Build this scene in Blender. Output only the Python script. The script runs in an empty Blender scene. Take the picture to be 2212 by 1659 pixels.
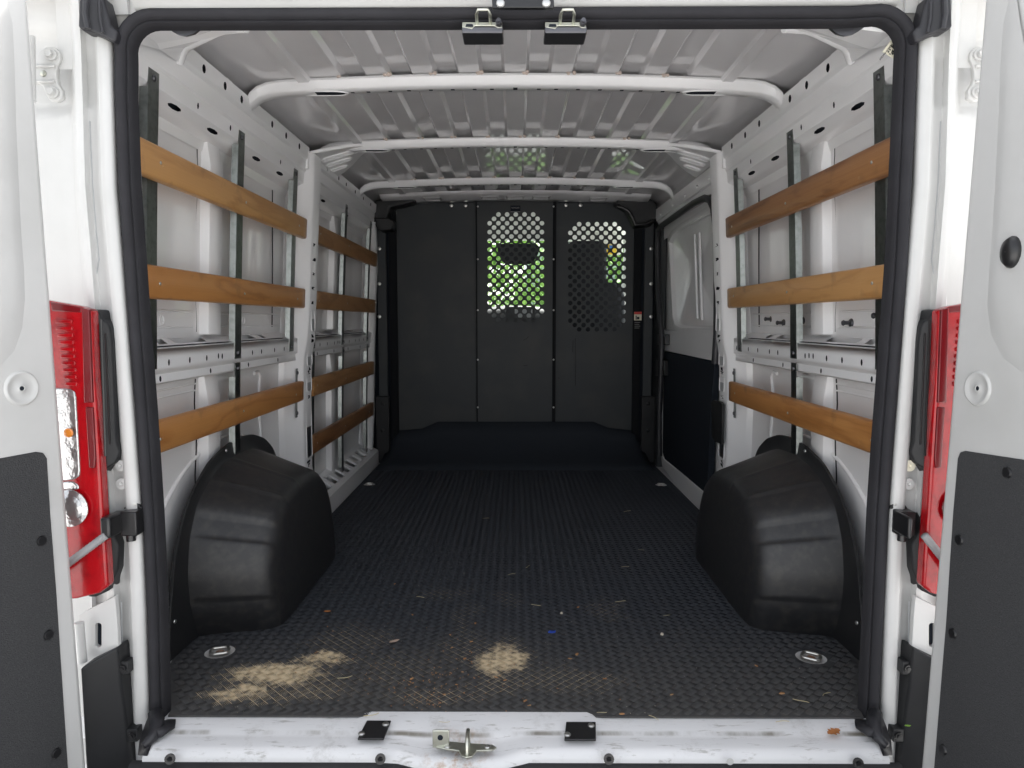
import bpy, bmesh, math, random
import numpy as np
from mathutils import Vector, Matrix
from mathutils.geometry import tessellate_polygon
random.seed(7); rng = np.random.default_rng(7)
R = math.radians
scene = bpy.context.scene
COL = scene.collection

# ------------------------------------------------------------------ camera
# photograph measured on a 2212 x 1659 copy: focal length, image centre, vanishing point of the van's axis
FPX, CX, CY, VX, VY, CAMH = 1534.0, 1106.0, 829.5, 1113.0, 695.0, 0.9
pitch = math.atan((CY - VY) / math.hypot(FPX, VX - CX))
yaw = math.atan((VX - CX) / math.hypot(FPX, CY - VY))
fw = Vector((-math.sin(yaw) * math.cos(pitch), math.cos(yaw) * math.cos(pitch), -math.sin(pitch)))
rt = Vector((math.cos(yaw), math.sin(yaw), 0)); up = rt.cross(fw)
cam_d = bpy.data.cameras.new('camera'); cam = bpy.data.objects.new('camera', cam_d); COL.objects.link(cam)
cam.location = (0, 0, CAMH)
cam.rotation_euler = Matrix((rt, up, -fw)).transposed().to_euler()
cam_d.sensor_fit = 'HORIZONTAL'; cam_d.sensor_width = 36; cam_d.lens = FPX / 2212 * 36
cam_d.clip_start = 0.02; cam_d.clip_end = 900
scene.camera = cam

# ------------------------------------------------------------------ daylight (bright overcast)
SUN_EL, SUN_AZ = 52, 22
world = bpy.data.worlds.new('World'); scene.world = world; world.use_nodes = True
wn, wl = world.node_tree.nodes, world.node_tree.links
sky = wn.new('ShaderNodeTexSky'); sky.sky_type = 'NISHITA'; sky.sun_disc = False
sky.sun_elevation = R(SUN_EL); sky.sun_rotation = R(SUN_AZ); sky.dust_density = 4.0; sky.air_density = 1.0
hsv = wn.new('ShaderNodeHueSaturation'); hsv.inputs['Saturation'].default_value = 0.22
bg = wn['Background']; bg.inputs["Strength"].default_value = 0.15
wl.new(sky.outputs[0], hsv.inputs['Color']); wl.new(hsv.outputs[0], bg.inputs['Color'])
sun_d = bpy.data.lights.new('sun', 'SUN'); sun_d.energy = 3.6; sun_d.angle = R(3); sun_d.color = (1, .96, .90)
sun = bpy.data.objects.new('sun', sun_d); COL.objects.link(sun)
sun_dir = Vector((math.sin(R(SUN_AZ)) * math.cos(R(SUN_EL)), math.cos(R(SUN_AZ)) * math.cos(R(SUN_EL)), math.sin(R(SUN_EL))))
sun.rotation_euler = sun_dir.to_track_quat('Z', 'Y').to_euler(); sun.location = sun_dir * 30
vs = scene.view_settings
vs.view_transform = 'Standard'; vs.look = 'None'; vs.exposure = 1.85; vs.gamma = 1.0; vs.use_curve_mapping = False
scene.cycles.max_bounces = 10; scene.cycles.diffuse_bounces = 7; scene.cycles.glossy_bounces = 5
scene.cycles.caustics_reflective = False; scene.cycles.caustics_refractive = False

# ------------------------------------------------------------------ pixels to places
def ray(px, py): return fw * FPX + rt * (px - CX) - up * (py - CY)
def D3(px, py, y):
    d = ray(px, py); t = y / d.y; return Vector((d.x * t, y, CAMH + d.z * t))
def W3(px, py, X):
    d = ray(px, py); t = X / d.x; return Vector((X, d.y * t, CAMH + d.z * t))
def Z3(px, py, z=0.0):
    d = ray(px, py); t = (z - CAMH) / d.z; return Vector((d.x * t, d.y * t, z))
def PL(px, py, p0, n):
    d = ray(px, py); o = Vector((0, 0, CAMH)); t = (Vector(p0) - o).dot(n) / d.dot(n); return o + d * t
def MX(px, s): return px if s < 0 else 2 * VX - px           # same pixel on the mirrored side
def Xp(z): return float(np.interp(z, [0, .35, .61, 1.0, 1.28, 1.6], [.893, .889, .882, .866, .852, .832]))

# ------------------------------------------------------------------ materials
def mat(name, col, rough=.5, metal=0.0, coat=0.0, bump=None, var=None, spec=.5, emit=None, trans=0.0, coat_rough=.08):
    m = bpy.data.materials.new(name); m.use_nodes = True
    nt = m.node_tree; b = nt.nodes['Principled BSDF']; N, L = nt.nodes, nt.links
    b.inputs['Base Color'].default_value = (*col, 1); b.inputs['Roughness'].default_value = rough
    b.inputs['Metallic'].default_value = metal; b.inputs['Coat Weight'].default_value = coat
    b.inputs['Coat Roughness'].default_value = coat_rough; b.inputs['Specular IOR Level'].default_value = spec
    b.inputs['Transmission Weight'].default_value = trans
    tc = N.new('ShaderNodeNewGeometry')
    if var:      # (colour 2, scale, amount)
        nz = N.new('ShaderNodeTexNoise'); nz.inputs['Scale'].default_value = var[1]; nz.inputs['Detail'].default_value = 6
        L.new(tc.outputs['Position'], nz.inputs['Vector'])
        mr = N.new('ShaderNodeMapRange'); mr.inputs[1].default_value = .45; mr.inputs[2].default_value = .75; mr.inputs[4].default_value = var[2]
        mx = N.new('ShaderNodeMix'); mx.data_type = 'RGBA'; mx.inputs[6].default_value = (*col, 1); mx.inputs[7].default_value = (*var[0], 1)
        L.new(nz.outputs['Fac'], mr.inputs[0]); L.new(mr.outputs[0], mx.inputs[0]); L.new(mx.outputs[2], b.inputs['Base Color'])
        m['mix'] = mx.name
    if bump:     # (scale, strength, distance)
        nb = N.new('ShaderNodeTexNoise'); nb.inputs['Scale'].default_value = bump[0]; nb.inputs['Detail'].default_value = 3
        L.new(tc.outputs['Position'], nb.inputs['Vector'])
        bp = N.new('ShaderNodeBump'); bp.inputs['Strength'].default_value = bump[1]; bp.inputs['Distance'].default_value = bump[2]
        L.new(nb.outputs['Fac'], bp.inputs['Height']); L.new(bp.outputs[0], b.inputs['Normal'])
    if emit:
        b.inputs['Emission Color'].default_value = (*emit[:3], 1); b.inputs['Emission Strength'].default_value = emit[3]
    return m

M = {}
M['paint'] = mat('white_paint', (.55, .55, .54), .38, coat=.15, var=((.47, .47, .455), 4.0, .8), bump=(35, .06, .004), coat_rough=.10)  # van's white darkened in colour to hold down the strong light on jambs and doors
M['paint_in'] = mat('white_paint_inside', (.85, .85, .855), .40, coat=.6, var=((.80, .80, .805), 4.0, .6), bump=(28, .05, .004), coat_rough=.08)  # same van white, made lighter to lift the dim interior
M['roof'] = mat('roof_paint', (.70, .69, .70), .40, coat=1.0, var=((.62, .61, .62), 2.5, .8), bump=(9, .03, .004), coat_rough=.035)
M['sealant'] = mat('sealant', (.62, .52, .46), .7)
M['rubber'] = mat('seal_rubber', (.027, .0265, .030), .85, bump=(400, .1, .0006), var=((.040, .040, .045), 12, .5), spec=.25)
M['rubber_d'] = mat('corner_rubber', (.022, .022, .026), .45, bump=(60, .3, .002))
M['plastic'] = mat('black_plastic', (.016, .0165, .018), .46, bump=(900, .35, .0006), var=((.034, .034, .033), 9, .35), spec=.36)
M['plastic_arch'] = mat('scuffed_black_plastic', (.017, .0175, .0195), .40, bump=(700, .6, .0010), var=((.085, .077, .065), 42, .30), spec=.5)
M['plastic_g'] = mat('gloss_black_plastic', (.012, .012, .013), .28, bump=(300, .1, .0005))
M['trim'] = mat('door_trim_board', (.040, .041, .043), .7, bump=(420, 1.0, .0016), var=((.065, .065, .066), 330, .8), spec=.3)
M['partition'] = mat('partition_steel', (.038, .043, .047), .55, bump=(260, .25, .0008), var=((.060, .060, .058), 5, .7), spec=.35)
M['partition_d'] = mat('partition_post', (.012, .013, .015), .75, spec=.12)
M['black'] = mat('matt_black', (.018, .022, .029), .85, spec=.12, bump=(200, .3, .001))
M['kick'] = mat('black_kick_panel', (.030, .035, .043), .8, spec=.12, bump=(160, .3, .001))
M['galv'] = mat('galvanised_steel', (.22, .235, .228), .34, metal=1.0, var=((.14, .155, .148), 60, .9), bump=(50, .12, .001))
M['steel'] = mat('bright_steel', (.62, .62, .58), .28, metal=1.0, bump=(90, .1, .001))
M['zinc'] = mat('zinc_plate', (.58, .59, .52), .38, metal=1.0, var=((.48, .46, .36), 70, .5), bump=(120, .15, .001))
M['bolt'] = mat('dark_bolt', (.12, .12, .13), .4, metal=.9)
M['rust'] = mat('rusty_steel', (.28, .13, .06), .7, metal=.4, var=((.45, .42, .38), 60, .9))
M['redlens'] = mat('red_lens', (.36, .002, .006), .22, coat=.45, bump=(70, .25, .003), var=((.20, .0, .003), 40, .9), spec=.3)
M['redlens_d'] = mat('dark_red_lens', (.13, .003, .006), .22, coat=.4, spec=.3)
M['clear'] = mat('clear_lens_reflector', (.46, .46, .46), .22, metal=.85, coat=1.0, bump=(45, .5, .008), var=((.5, .5, .5), 45, .6))
M['amber'] = mat('amber_bulb', (.75, .25, .03), .25, coat=1.0)
M['hose'] = mat('grey_check_rod', (.28, .28, .285), .5)
M['screw'] = mat('screw_head', (.55, .55, .53), .35, metal=1.0)
M['paper'] = mat('label_paper', (.74, .70, .56), .6)
M['ink'] = mat('label_ink', (.01, .01, .01), .6)
M['redink'] = mat('red_label', (.6, .05, .04), .5)
M['greyink'] = mat('faded_print', (.25, .25, .25), .5)
M['sillpaint'] = mat('worn_sill_paint', (.63, .63, .63), .38, coat=.15, var=((.40, .35, .28), 11.0, .75), bump=(60, .1, .003))
def mat_sill():
    m = mat('sill_paint', (.72, .72, .725), .38, coat=.12); N, L = m.node_tree.nodes, m.node_tree.links; b = N['Principled BSDF']
    g = N.new('ShaderNodeNewGeometry'); sp = N.new('ShaderNodeSeparateXYZ'); L.new(g.outputs['Position'], sp.inputs[0])
    def noise(scale, vec, d=6, r=.6):
        v = N.new('ShaderNodeVectorMath'); v.operation = 'MULTIPLY'; v.inputs[1].default_value = vec; L.new(g.outputs['Position'], v.inputs[0])
        n = N.new('ShaderNodeTexNoise'); n.inputs['Scale'].default_value = scale; n.inputs['Detail'].default_value = d; n.inputs['Roughness'].default_value = r; L.new(v.outputs[0], n.inputs['Vector']); return n.outputs['Fac']
    def rng_(src, a, b_, c=0, d=1):
        r_ = N.new('ShaderNodeMapRange'); r_.interpolation_type = 'SMOOTHSTEP'; r_.inputs[1].default_value = a; r_.inputs[2].default_value = b_; r_.inputs[3].default_value = c; r_.inputs[4].default_value = d; L.new(src, r_.inputs[0]); return r_.outputs[0]
    def op(o, a, b_):
        x = N.new('ShaderNodeMath'); x.operation = o; x.use_clamp = True
        for k, q in enumerate((a, b_)):
            if isinstance(q, float): x.inputs[k].default_value = q
            else: L.new(q, x.inputs[k])
        return x.outputs[0]
    d = N.new('ShaderNodeMath'); d.operation = 'SUBTRACT'; L.new(sp.outputs['Y'], d.inputs[0]); d.inputs[1].default_value = 1.502
    ab = N.new('ShaderNodeMath'); ab.operation = 'ABSOLUTE'; L.new(d.outputs[0], ab.inputs[0])
    band = rng_(ab.outputs[0], .008, .001)                                   # grime caught in the crease
    crease = op('MULTIPLY', band, rng_(noise(6, (1, .3, 1)), .42, .62))
    scuff = rng_(noise(16, (1, 6, 1), 8, .7), .55, .68)                       # scuffed streaks along the sill
    blot = rng_(noise(9, (1, 1, 1), 9, .75), .54, .70)
    dirt = op('MAXIMUM', crease, op('MAXIMUM', op('MULTIPLY', scuff, .55), op('MULTIPLY', blot, .35)))
    mx = N.new('ShaderNodeMix'); mx.data_type = 'RGBA'; mx.inputs[6].default_value = (.72, .72, .725, 1); mx.inputs[7].default_value = (.20, .185, .155, 1); L.new(dirt, mx.inputs[0])
    c0 = Z3(985, 1600, 0.0); dv = N.new('ShaderNodeVectorMath'); dv.operation = 'DISTANCE'; dv.inputs[1].default_value = (c0.x, c0.y - .015, -.015); L.new(g.outputs['Position'], dv.inputs[0])
    rust = op('MULTIPLY', rng_(dv.outputs['Value'], .10, .015), rng_(noise(30, (1, 1, 1), 8, .7), .45, .68))
    mx2 = N.new('ShaderNodeMix'); mx2.data_type = 'RGBA'; mx2.inputs[7].default_value = (.36, .19, .07, 1); L.new(rust, mx2.inputs[0]); L.new(mx.outputs[2], mx2.inputs[6])
    L.new(mx2.outputs[2], b.inputs['Base Color']); return m
M['sillpaint2'] = mat_sill()
M['headliner'] = mat('headliner', (.78, .79, .74), .9)
M['seat'] = mat('seat_cloth', (.018, .019, .024), .9, bump=(500, .4, .001))
M['dash'] = mat('dashboard_plastic', (.03, .031, .034), .6)
M['greypl'] = mat('grey_plastic', (.38, .39, .40), .5)
M['yellow'] = mat('yellow_label', (.85, .60, .04), .5)
M['blue'] = mat('blue_label', (.05, .20, .55), .5)
M['ground'] = mat('concrete_ground', (.50, .50, .50), .9, var=((.42, .42, .42), .9, .9), bump=(30, .4, .01))
M['bark'] = mat('bark', (.10, .075, .05), .9, bump=(20, .8, .02))
M['leaf'] = mat('leaves', (.22, .40, .07), .55, var=((.10, .22, .045), 1.6, 1.0))
M['grass'] = mat('grass_bank', (.10, .20, .04), .9, var=((.16, .26, .07), 3, .9), bump=(12, .6, .05))
M['siding'] = mat('house_siding', (.42, .48, .52), .6, var=((.36, .42, .46), 2, .6))
M['shingle'] = mat('roof_shingle', (.12, .11, .11), .85, bump=(20, .5, .02))
M['chip'] = mat('wood_chip', (.42, .20, .08), .8, var=((.55, .36, .18), 40, .9))
M['leafdry'] = mat('dry_leaf', (.45, .17, .05), .7, var=((.30, .12, .04), 60, .9), bump=(160, .4, .002))
M['leafpale'] = mat('pale_dry_leaf', (.40, .30, .24), .7, bump=(160, .4, .002))
M['straw'] = mat('straw', (.55, .47, .28), .7)
M['crumb'] = mat('pale_crumbs', (.60, .54, .44), .8)
M['bluebit'] = mat('blue_plastic', (.03, .08, .45), .4)
M['greenleaf'] = mat('green_leaf', (.20, .38, .05), .6)
gl = bpy.data.materials.new('window_glass'); gl.use_nodes = True
_n, _l = gl.node_tree.nodes, gl.node_tree.links; _n.remove(_n['Principled BSDF'])
_t = _n.new('ShaderNodeBsdfTransparent'); _t.inputs[0].default_value = (.86, .91, .89, 1)
_g = _n.new('ShaderNodeBsdfGlossy'); _g.inputs['Roughness'].default_value = .02
_m = _n.new('ShaderNodeMixShader'); _m.inputs[0].default_value = .07
_l.new(_t.outputs[0], _m.inputs[1]); _l.new(_g.outputs[0], _m.inputs[2]); _l.new(_m.outputs[0], _n['Material Output'].inputs[0])
M['glass'] = gl

def wood(name, c1, c2, c3):
    m = bpy.data.materials.new(name); m.use_nodes = True; N, L = m.node_tree.nodes, m.node_tree.links
    b = N['Principled BSDF']; b.inputs['Roughness'].default_value = .38; b.inputs['Coat Weight'].default_value = .1; b.inputs['Coat Roughness'].default_value = .3; b.inputs['Specular IOR Level'].default_value = .35
    tc = N.new('ShaderNodeTexCoord'); oi = N.new('ShaderNodeObjectInfo')
    mul = N.new('ShaderNodeVectorMath'); mul.operation = 'MULTIPLY_ADD'
    mul.inputs[1].default_value = (6, .9, 6)
    cmb = N.new('ShaderNodeCombineXYZ'); sc = N.new('ShaderNodeMath'); sc.operation = 'MULTIPLY'; sc.inputs[1].default_value = 57.0
    L.new(oi.outputs['Random'], sc.inputs[0]); L.new(sc.outputs[0], cmb.inputs[1]); L.new(sc.outputs[0], cmb.inputs[2])
    L.new(tc.outputs['Object'], mul.inputs[0]); L.new(cmb.outputs[0], mul.inputs[2])
    nz = N.new('ShaderNodeTexNoise'); nz.inputs['Scale'].default_value = 1.6; nz.inputs['Detail'].default_value = 4; nz.inputs['Distortion'].default_value = .6
    L.new(mul.outputs[0], nz.inputs['Vector'])
    ring = N.new('ShaderNodeMath'); ring.operation = 'MULTIPLY'; ring.inputs[1].default_value = 9
    fr = N.new('ShaderNodeMath'); fr.operation = 'PINGPONG'; fr.inputs[1].default_value = 1
    L.new(nz.outputs['Fac'], ring.inputs[0]); L.new(ring.outputs[0], fr.inputs[0])
    fine = N.new('ShaderNodeTexNoise'); fine.inputs['Scale'].default_value = 9; fine.inputs['Detail'].default_value = 6
    m2 = N.new('ShaderNodeVectorMath'); m2.operation = 'MULTIPLY'; m2.inputs[1].default_value = (8, .25, 8)
    L.new(mul.outputs[0], m2.inputs[0]); L.new(m2.outputs[0], fine.inputs['Vector'])
    big = N.new('ShaderNodeTexNoise'); big.inputs['Scale'].default_value = .7; L.new(mul.outputs[0], big.inputs['Vector'])
    r1 = N.new('ShaderNodeValToRGB'); r1.color_ramp.elements[0].color = (*c2, 1); r1.color_ramp.elements[1].color = (*c1, 1); r1.color_ramp.elements[0].position = .0; r1.color_ramp.elements[1].position = .55
    L.new(fr.outputs[0], r1.inputs[0])
    mx = N.new('ShaderNodeMix'); mx.data_type = 'RGBA'; mx.inputs[7].default_value = (*c3, 1)
    mr = N.new('ShaderNodeMapRange'); mr.inputs[1].default_value = .4; mr.inputs[2].default_value = .7; mr.inputs[4].default_value = .65
    L.new(fine.outputs['Fac'], mr.inputs[0]); L.new(mr.outputs[0], mx.inputs[0]); L.new(r1.outputs[0], mx.inputs[6])
    mx2 = N.new('ShaderNodeMix'); mx2.data_type = 'RGBA'; mx2.inputs[7].default_value = (*c2, 1)
    mr2 = N.new('ShaderNodeMapRange'); mr2.inputs[1].default_value = .45; mr2.inputs[2].default_value = .75; mr2.inputs[4].default_value = .7
    L.new(big.outputs['Fac'], mr2.inputs[0]); L.new(mr2.outputs[0], mx2.inputs[0]); L.new(mx.outputs[2], mx2.inputs[6])
    sc1 = N.new('ShaderNodeTexNoise'); sc1.inputs['Scale'].default_value = 26; sc1.inputs['Detail'].default_value = 9; sc1.inputs['Roughness'].default_value = .7
    L.new(tc.outputs['Object'], sc1.inputs['Vector'])
    mr3 = N.new('ShaderNodeMapRange'); mr3.inputs[1].default_value = .66; mr3.inputs[2].default_value = .76; mr3.inputs[4].default_value = .55; L.new(sc1.outputs['Fac'], mr3.inputs[0])
    mx3 = N.new('ShaderNodeMix'); mx3.data_type = 'RGBA'; mx3.inputs[7].default_value = (.72, .58, .42, 1); L.new(mr3.outputs[0], mx3.inputs[0]); L.new(mx2.outputs[2], mx3.inputs[6])
    sc2 = N.new('ShaderNodeTexNoise'); sc2.inputs['Scale'].default_value = 11; sc2.inputs['Detail'].default_value = 8
    L.new(tc.outputs['Object'], sc2.inputs['Vector'])
    mr4 = N.new('ShaderNodeMapRange'); mr4.inputs[1].default_value = .60; mr4.inputs[2].default_value = .75; mr4.inputs[4].default_value = .45; L.new(sc2.outputs['Fac'], mr4.inputs[0])
    mx4 = N.new('ShaderNodeMix'); mx4.data_type = 'RGBA'; mx4.inputs[7].default_value = (.10, .055, .03, 1); L.new(mr4.outputs[0], mx4.inputs[0]); L.new(mx3.outputs[2], mx4.inputs[6])
    L.new(mx4.outputs[2], b.inputs['Base Color'])
    bp = N.new('ShaderNodeBump'); bp.inputs['Strength'].default_value = .15; bp.inputs['Distance'].default_value = .001
    L.new(fine.outputs['Fac'], bp.inputs['Height']); L.new(bp.outputs[0], b.inputs['Normal'])
    return m
M['wood_tan'] = wood('tan_wood', (.55, .30, .118), (.42, .21, .072), (.49, .26, .095))
M['wood_orange'] = wood('orange_wood', (.50, .235, .075), (.35, .145, .042), (.43, .19, .058))
M['wood_brown'] = wood('brown_wood', (.42, .22, .09), (.30, .145, .052), (.36, .185, .072))
M['wood_dark'] = wood('dark_wood', (.36, .175, .070), (.18, .075, .030), (.27, .12, .047))

def mat_floor(name, base, gain):
    """black rubber with sandy dirt lying in patches of its own shape"""
    m = bpy.data.materials.new(name); m.use_nodes = True; N, L = m.node_tree.nodes, m.node_tree.links
    b = N['Principled BSDF']; b.inputs['Roughness'].default_value = .62; b.inputs['Specular IOR Level'].default_value = .16
    g = N.new('ShaderNodeNewGeometry')
    blobs = [((600, 1458), (.20, .085), 1.0), ((530, 1492), (.13, .06), .85), ((690, 1425), (.11, .07), .9), ((640, 1500), (.2, .06), .5),
             ((1085, 1425), (.11, .17), .95), ((1010, 1400), (.13, .18), .38), ((960, 1282), (.15, .09), .46), ((1095, 1290), (.09, .12), .42), ((1005, 1340), (.07, .26), .40),
             ((1310, 1315), (.09, .15), .42), ((930, 1505), (.22, .07), .42), ((1230, 1470), (.26, .12), .40), ((760, 1380), (.18, .14), .42), ((1090, 1480), (.16, .08), .45),
             ((860, 1440), (.24, .2), .32), ((640, 1490), (.26, .10), .45)]
    prev = None
    wob = N.new('ShaderNodeTexNoise'); wob.inputs['Scale'].default_value = 9; wob.inputs['Detail'].default_value = 9; wob.inputs['Roughness'].default_value = .65
    L.new(g.outputs['Position'], wob.inputs['Vector'])
    wv = N.new('ShaderNodeVectorMath'); wv.operation = 'MULTIPLY_ADD'; wv.inputs[1].default_value = (.20, .20, 0)
    L.new(wob.outputs['Color'], wv.inputs[0]); L.new(g.outputs['Position'], wv.inputs[2])
    for (px, (sx, sy), a) in blobs:
        c = Z3(*px)
        mp = N.new('ShaderNodeVectorMath'); mp.operation = 'SUBTRACT'; mp.inputs[1].default_value = (c.x + .10, c.y + .10, 0)
        L.new(wv.outputs[0], mp.inputs[0])
        dv = N.new('ShaderNodeVectorMath'); dv.operation = 'MULTIPLY'; dv.inputs[1].default_value = (1 / sx, 1 / sy, 0)
        L.new(mp.outputs[0], dv.inputs[0])
        ln = N.new('ShaderNodeVectorMath'); ln.operation = 'LENGTH'; L.new(dv.outputs[0], ln.inputs[0])
        mr = N.new('ShaderNodeMapRange'); mr.interpolation_type = 'SMOOTHSTEP'; mr.inputs[1].default_value = 1.25; mr.inputs[2].default_value = .1; mr.inputs[3].default_value = 0; mr.inputs[4].default_value = a
        L.new(ln.outputs['Value'], mr.inputs[0])
        if prev is None: prev = mr.outputs[0]
        else:
            ad = N.new('ShaderNodeMath'); ad.operation = 'MAXIMUM'; L.new(prev, ad.inputs[0]); L.new(mr.outputs[0], ad.inputs[1]); prev = ad.outputs[0]
    fine = N.new('ShaderNodeTexNoise'); fine.inputs['Scale'].default_value = 55; fine.inputs['Detail'].default_value = 8; fine.inputs['Roughness'].default_value = .7
    L.new(g.outputs['Position'], fine.inputs['Vector'])
    f2 = N.new('ShaderNodeMapRange'); f2.inputs[1].default_value = .25; f2.inputs[2].default_value = .6; f2.inputs[3].default_value = .5; f2.inputs[4].default_value = 1.15
    L.new(fine.outputs['Fac'], f2.inputs[0])
    ml = N.new('ShaderNodeMath'); ml.operation = 'MULTIPLY'; L.new(prev, ml.inputs[0]); L.new(f2.outputs[0], ml.inputs[1])
    m3 = N.new('ShaderNodeMapRange'); m3.interpolation_type = 'SMOOTHSTEP'; m3.inputs[1].default_value = gain[0]; m3.inputs[2].default_value = gain[1]; m3.inputs[4].default_value = gain[2]; L.new(ml.outputs[0], m3.inputs[0])
    mx = N.new('ShaderNodeMix'); mx.data_type = 'RGBA'; mx.inputs[6].default_value = (*base, 1); mx.inputs[7].default_value = (.72, .58, .38, 1)
    sy = N.new('ShaderNodeSeparateXYZ'); L.new(wv.outputs[0], sy.inputs[0])
    dm = N.new('ShaderNodeMapRange'); dm.interpolation_type = 'SMOOTHSTEP'; dm.inputs[1].default_value = 2.35; dm.inputs[2].default_value = 1.6; dm.inputs[3].default_value = 0; dm.inputs[4].default_value = .55; L.new(sy.outputs['Y'], dm.inputs[0])
    dn = N.new('ShaderNodeMath'); dn.operation = 'MULTIPLY'; L.new(dm.outputs[0], dn.inputs[0]); L.new(f2.outputs[0], dn.inputs[1])
    md = N.new('ShaderNodeMix'); md.data_type = 'RGBA'; md.inputs[6].default_value = (*base, 1); md.inputs[7].default_value = (.105, .098, .088, 1); L.new(dn.outputs[0], md.inputs[0]); L.new(md.outputs[2], mx.inputs[6])
    L.new(m3.outputs[0], mx.inputs[0]); L.new(mx.outputs[2], b.inputs['Base Color'])
    bp = N.new('ShaderNodeBump'); bp.inputs['Strength'].default_value = .4; bp.inputs['Distance'].default_value = .001
    L.new(fine.outputs['Fac'], bp.inputs['Height']); L.new(bp.outputs[0], b.inputs['Normal'])
    return m
M['mat_base'] = mat_floor('rubber_mat', (.036, .041, .050), (.13, .46, 1.0))
M['mat_rib'] = mat_floor('rubber_mat_ribs', (.042, .046, .054), (.44, .96, .85))

# ------------------------------------------------------------------ mesh helpers
def root_offset(p):
    o = Vector((0, 0, 0))
    while p is not None: o += p.location; p = p.parent
    return o
class MB:
    def __init__(s): s.v = []; s.f = []
    def add(s, pts): i = len(s.v); s.v += [Vector(p) for p in pts]; return i
    def poly(s, pts): i = s.add(pts); s.f.append(tuple(range(i, i + len(pts)))); return s
    def box(s, x0, x1, y0, y1, z0, z1):
        i = s.add([(x, y, z) for x in (x0, x1) for y in (y0, y1) for z in (z0, z1)])
        for q in ((0, 1, 3, 2), (4, 6, 7, 5), (0, 4, 5, 1), (2, 3, 7, 6), (0, 2, 6, 4), (1, 5, 7, 3)): s.f.append(tuple(i + k for k in q))
        return s
    def obox(s, c, ax, ay, az):      # centre and half-axis vectors
        c, ax, ay, az = map(Vector, (c, ax, ay, az))
        i = s.add([c + ax * a + ay * b + az * d for a in (-1, 1) for b in (-1, 1) for d in (-1, 1)])
        for q in ((0, 1, 3, 2), (4, 6, 7, 5), (0, 4, 5, 1), (2, 3, 7, 6), (0, 2, 6, 4), (1, 5, 7, 3)): s.f.append(tuple(i + k for k in q))
        return s
    def prism(s, pts, vec):
        n = len(pts); vec = Vector(vec); i = s.add(pts); s.add([Vector(p) + vec for p in pts])
        s.f.append(tuple(range(i, i + n))); s.f.append(tuple(range(i + 2 * n - 1, i + n - 1, -1)))
        for k in range(n): s.f.append((i + k, i + (k + 1) % n, i + n + (k + 1) % n, i + n + k))
        return s
    def loft(s, rows, closed_u=False, closed_v=False, cap=False):
        n, m = len(rows), len(rows[0]); i = s.add([p for r in rows for p in r])
        for a in range(n if closed_v else n - 1):
            for b in range(m if closed_u else m - 1):
                a2, b2 = (a + 1) % n, (b + 1) % m
                s.f.append((i + a * m + b, i + a * m + b2, i + a2 * m + b2, i + a2 * m + b))
        if cap:
            s.f.append(tuple(i + k for k in range(m - 1, -1, -1))); s.f.append(tuple(i + (n - 1) * m + k for k in range(m)))
        return s
    def tube(s, path, r, n=8, cap=True, closed=False):
        path = [Vector(p) for p in path]; rows = []; m = len(path); prevu = None
        for k, p in enumerate(path):
            a = path[(k - 1) % m] if (closed or k) else p; c = path[(k + 1) % m] if (closed or k < m - 1) else p
            t = (c - a).normalized()
            u = (prevu - t * prevu.dot(t)) if prevu is not None else t.orthogonal()
            u.normalize(); prevu = u; w = t.cross(u)
            rr = r[k] if isinstance(r, (list, tuple)) else r
            rows.append([p + (u * math.cos(2 * math.pi * j / n) + w * math.sin(2 * math.pi * j / n)) * rr for j in range(n)])
        return s.loft(rows, closed_u=True, closed_v=closed, cap=cap and not closed)
    def cyl(s, p0, p1, r, n=12, r2=None): return s.tube([p0, p1], [r, r if r2 is None else r2], n)
    def dome(s, c, axis, r, h, n=12):
        c, axis = Vector(c), Vector(axis).normalized(); u = axis.orthogonal().normalized(); w = axis.cross(u)
        rows = [[c + axis * (h * hh) + (u * math.cos(2 * math.pi * j / n) + w * math.sin(2 * math.pi * j / n)) * r * rr for j in range(n)] for rr, hh in ((1, -.2), (1, .25), (.8, .75), (.4, .97), (.05, 1))]
        return s.loft(rows, closed_u=True, cap=True)
    def holed(s, outline, holes, fn, depth=None):
        polys = [[Vector((a, b, 0)) for a, b in outline]] + [[Vector((a, b, 0)) for a, b in h] for h in holes]
        flat = [p for q in polys for p in q]; i = s.add([fn(p.x, p.y) for p in flat])
        for t in tessellate_polygon(polys): s.f.append(tuple(i + k for k in t))
        if depth is not None:
            dep = Vector(depth); k = len(polys[0])
            j = s.add([fn(p.x, p.y) + dep for p in flat])
            for h in [polys[0]] + holes if False else polys:
                pass
            st = 0
            for q in polys:
                n = len(q)
                for a in range(n): s.f.append((i + st + a, i + st + (a + 1) % n, j + st + (a + 1) % n, j + st + a))
                st += n
        return s
    def build_each(s, name, m, parent=None, **kw):
        lab = list(range(len(s.v)))
        def find(a):
            while lab[a] != a: lab[a] = lab[lab[a]]; a = lab[a]
            return a
        for f in s.f:
            for k in f[1:]: lab[find(k)] = find(f[0])
        grp = {}
        for f in s.f: grp.setdefault(find(f[0]), []).append(f)
        out = []
        for fs in grp.values():
            ids = sorted({k for f in fs for k in f}); mp = {k: i for i, k in enumerate(ids)}
            b = MB(); b.v = [s.v[k] for k in ids]; b.f = [tuple(mp[k] for k in f) for f in fs]; out.append(b.build(name, m, parent, **kw))
        return out
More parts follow.
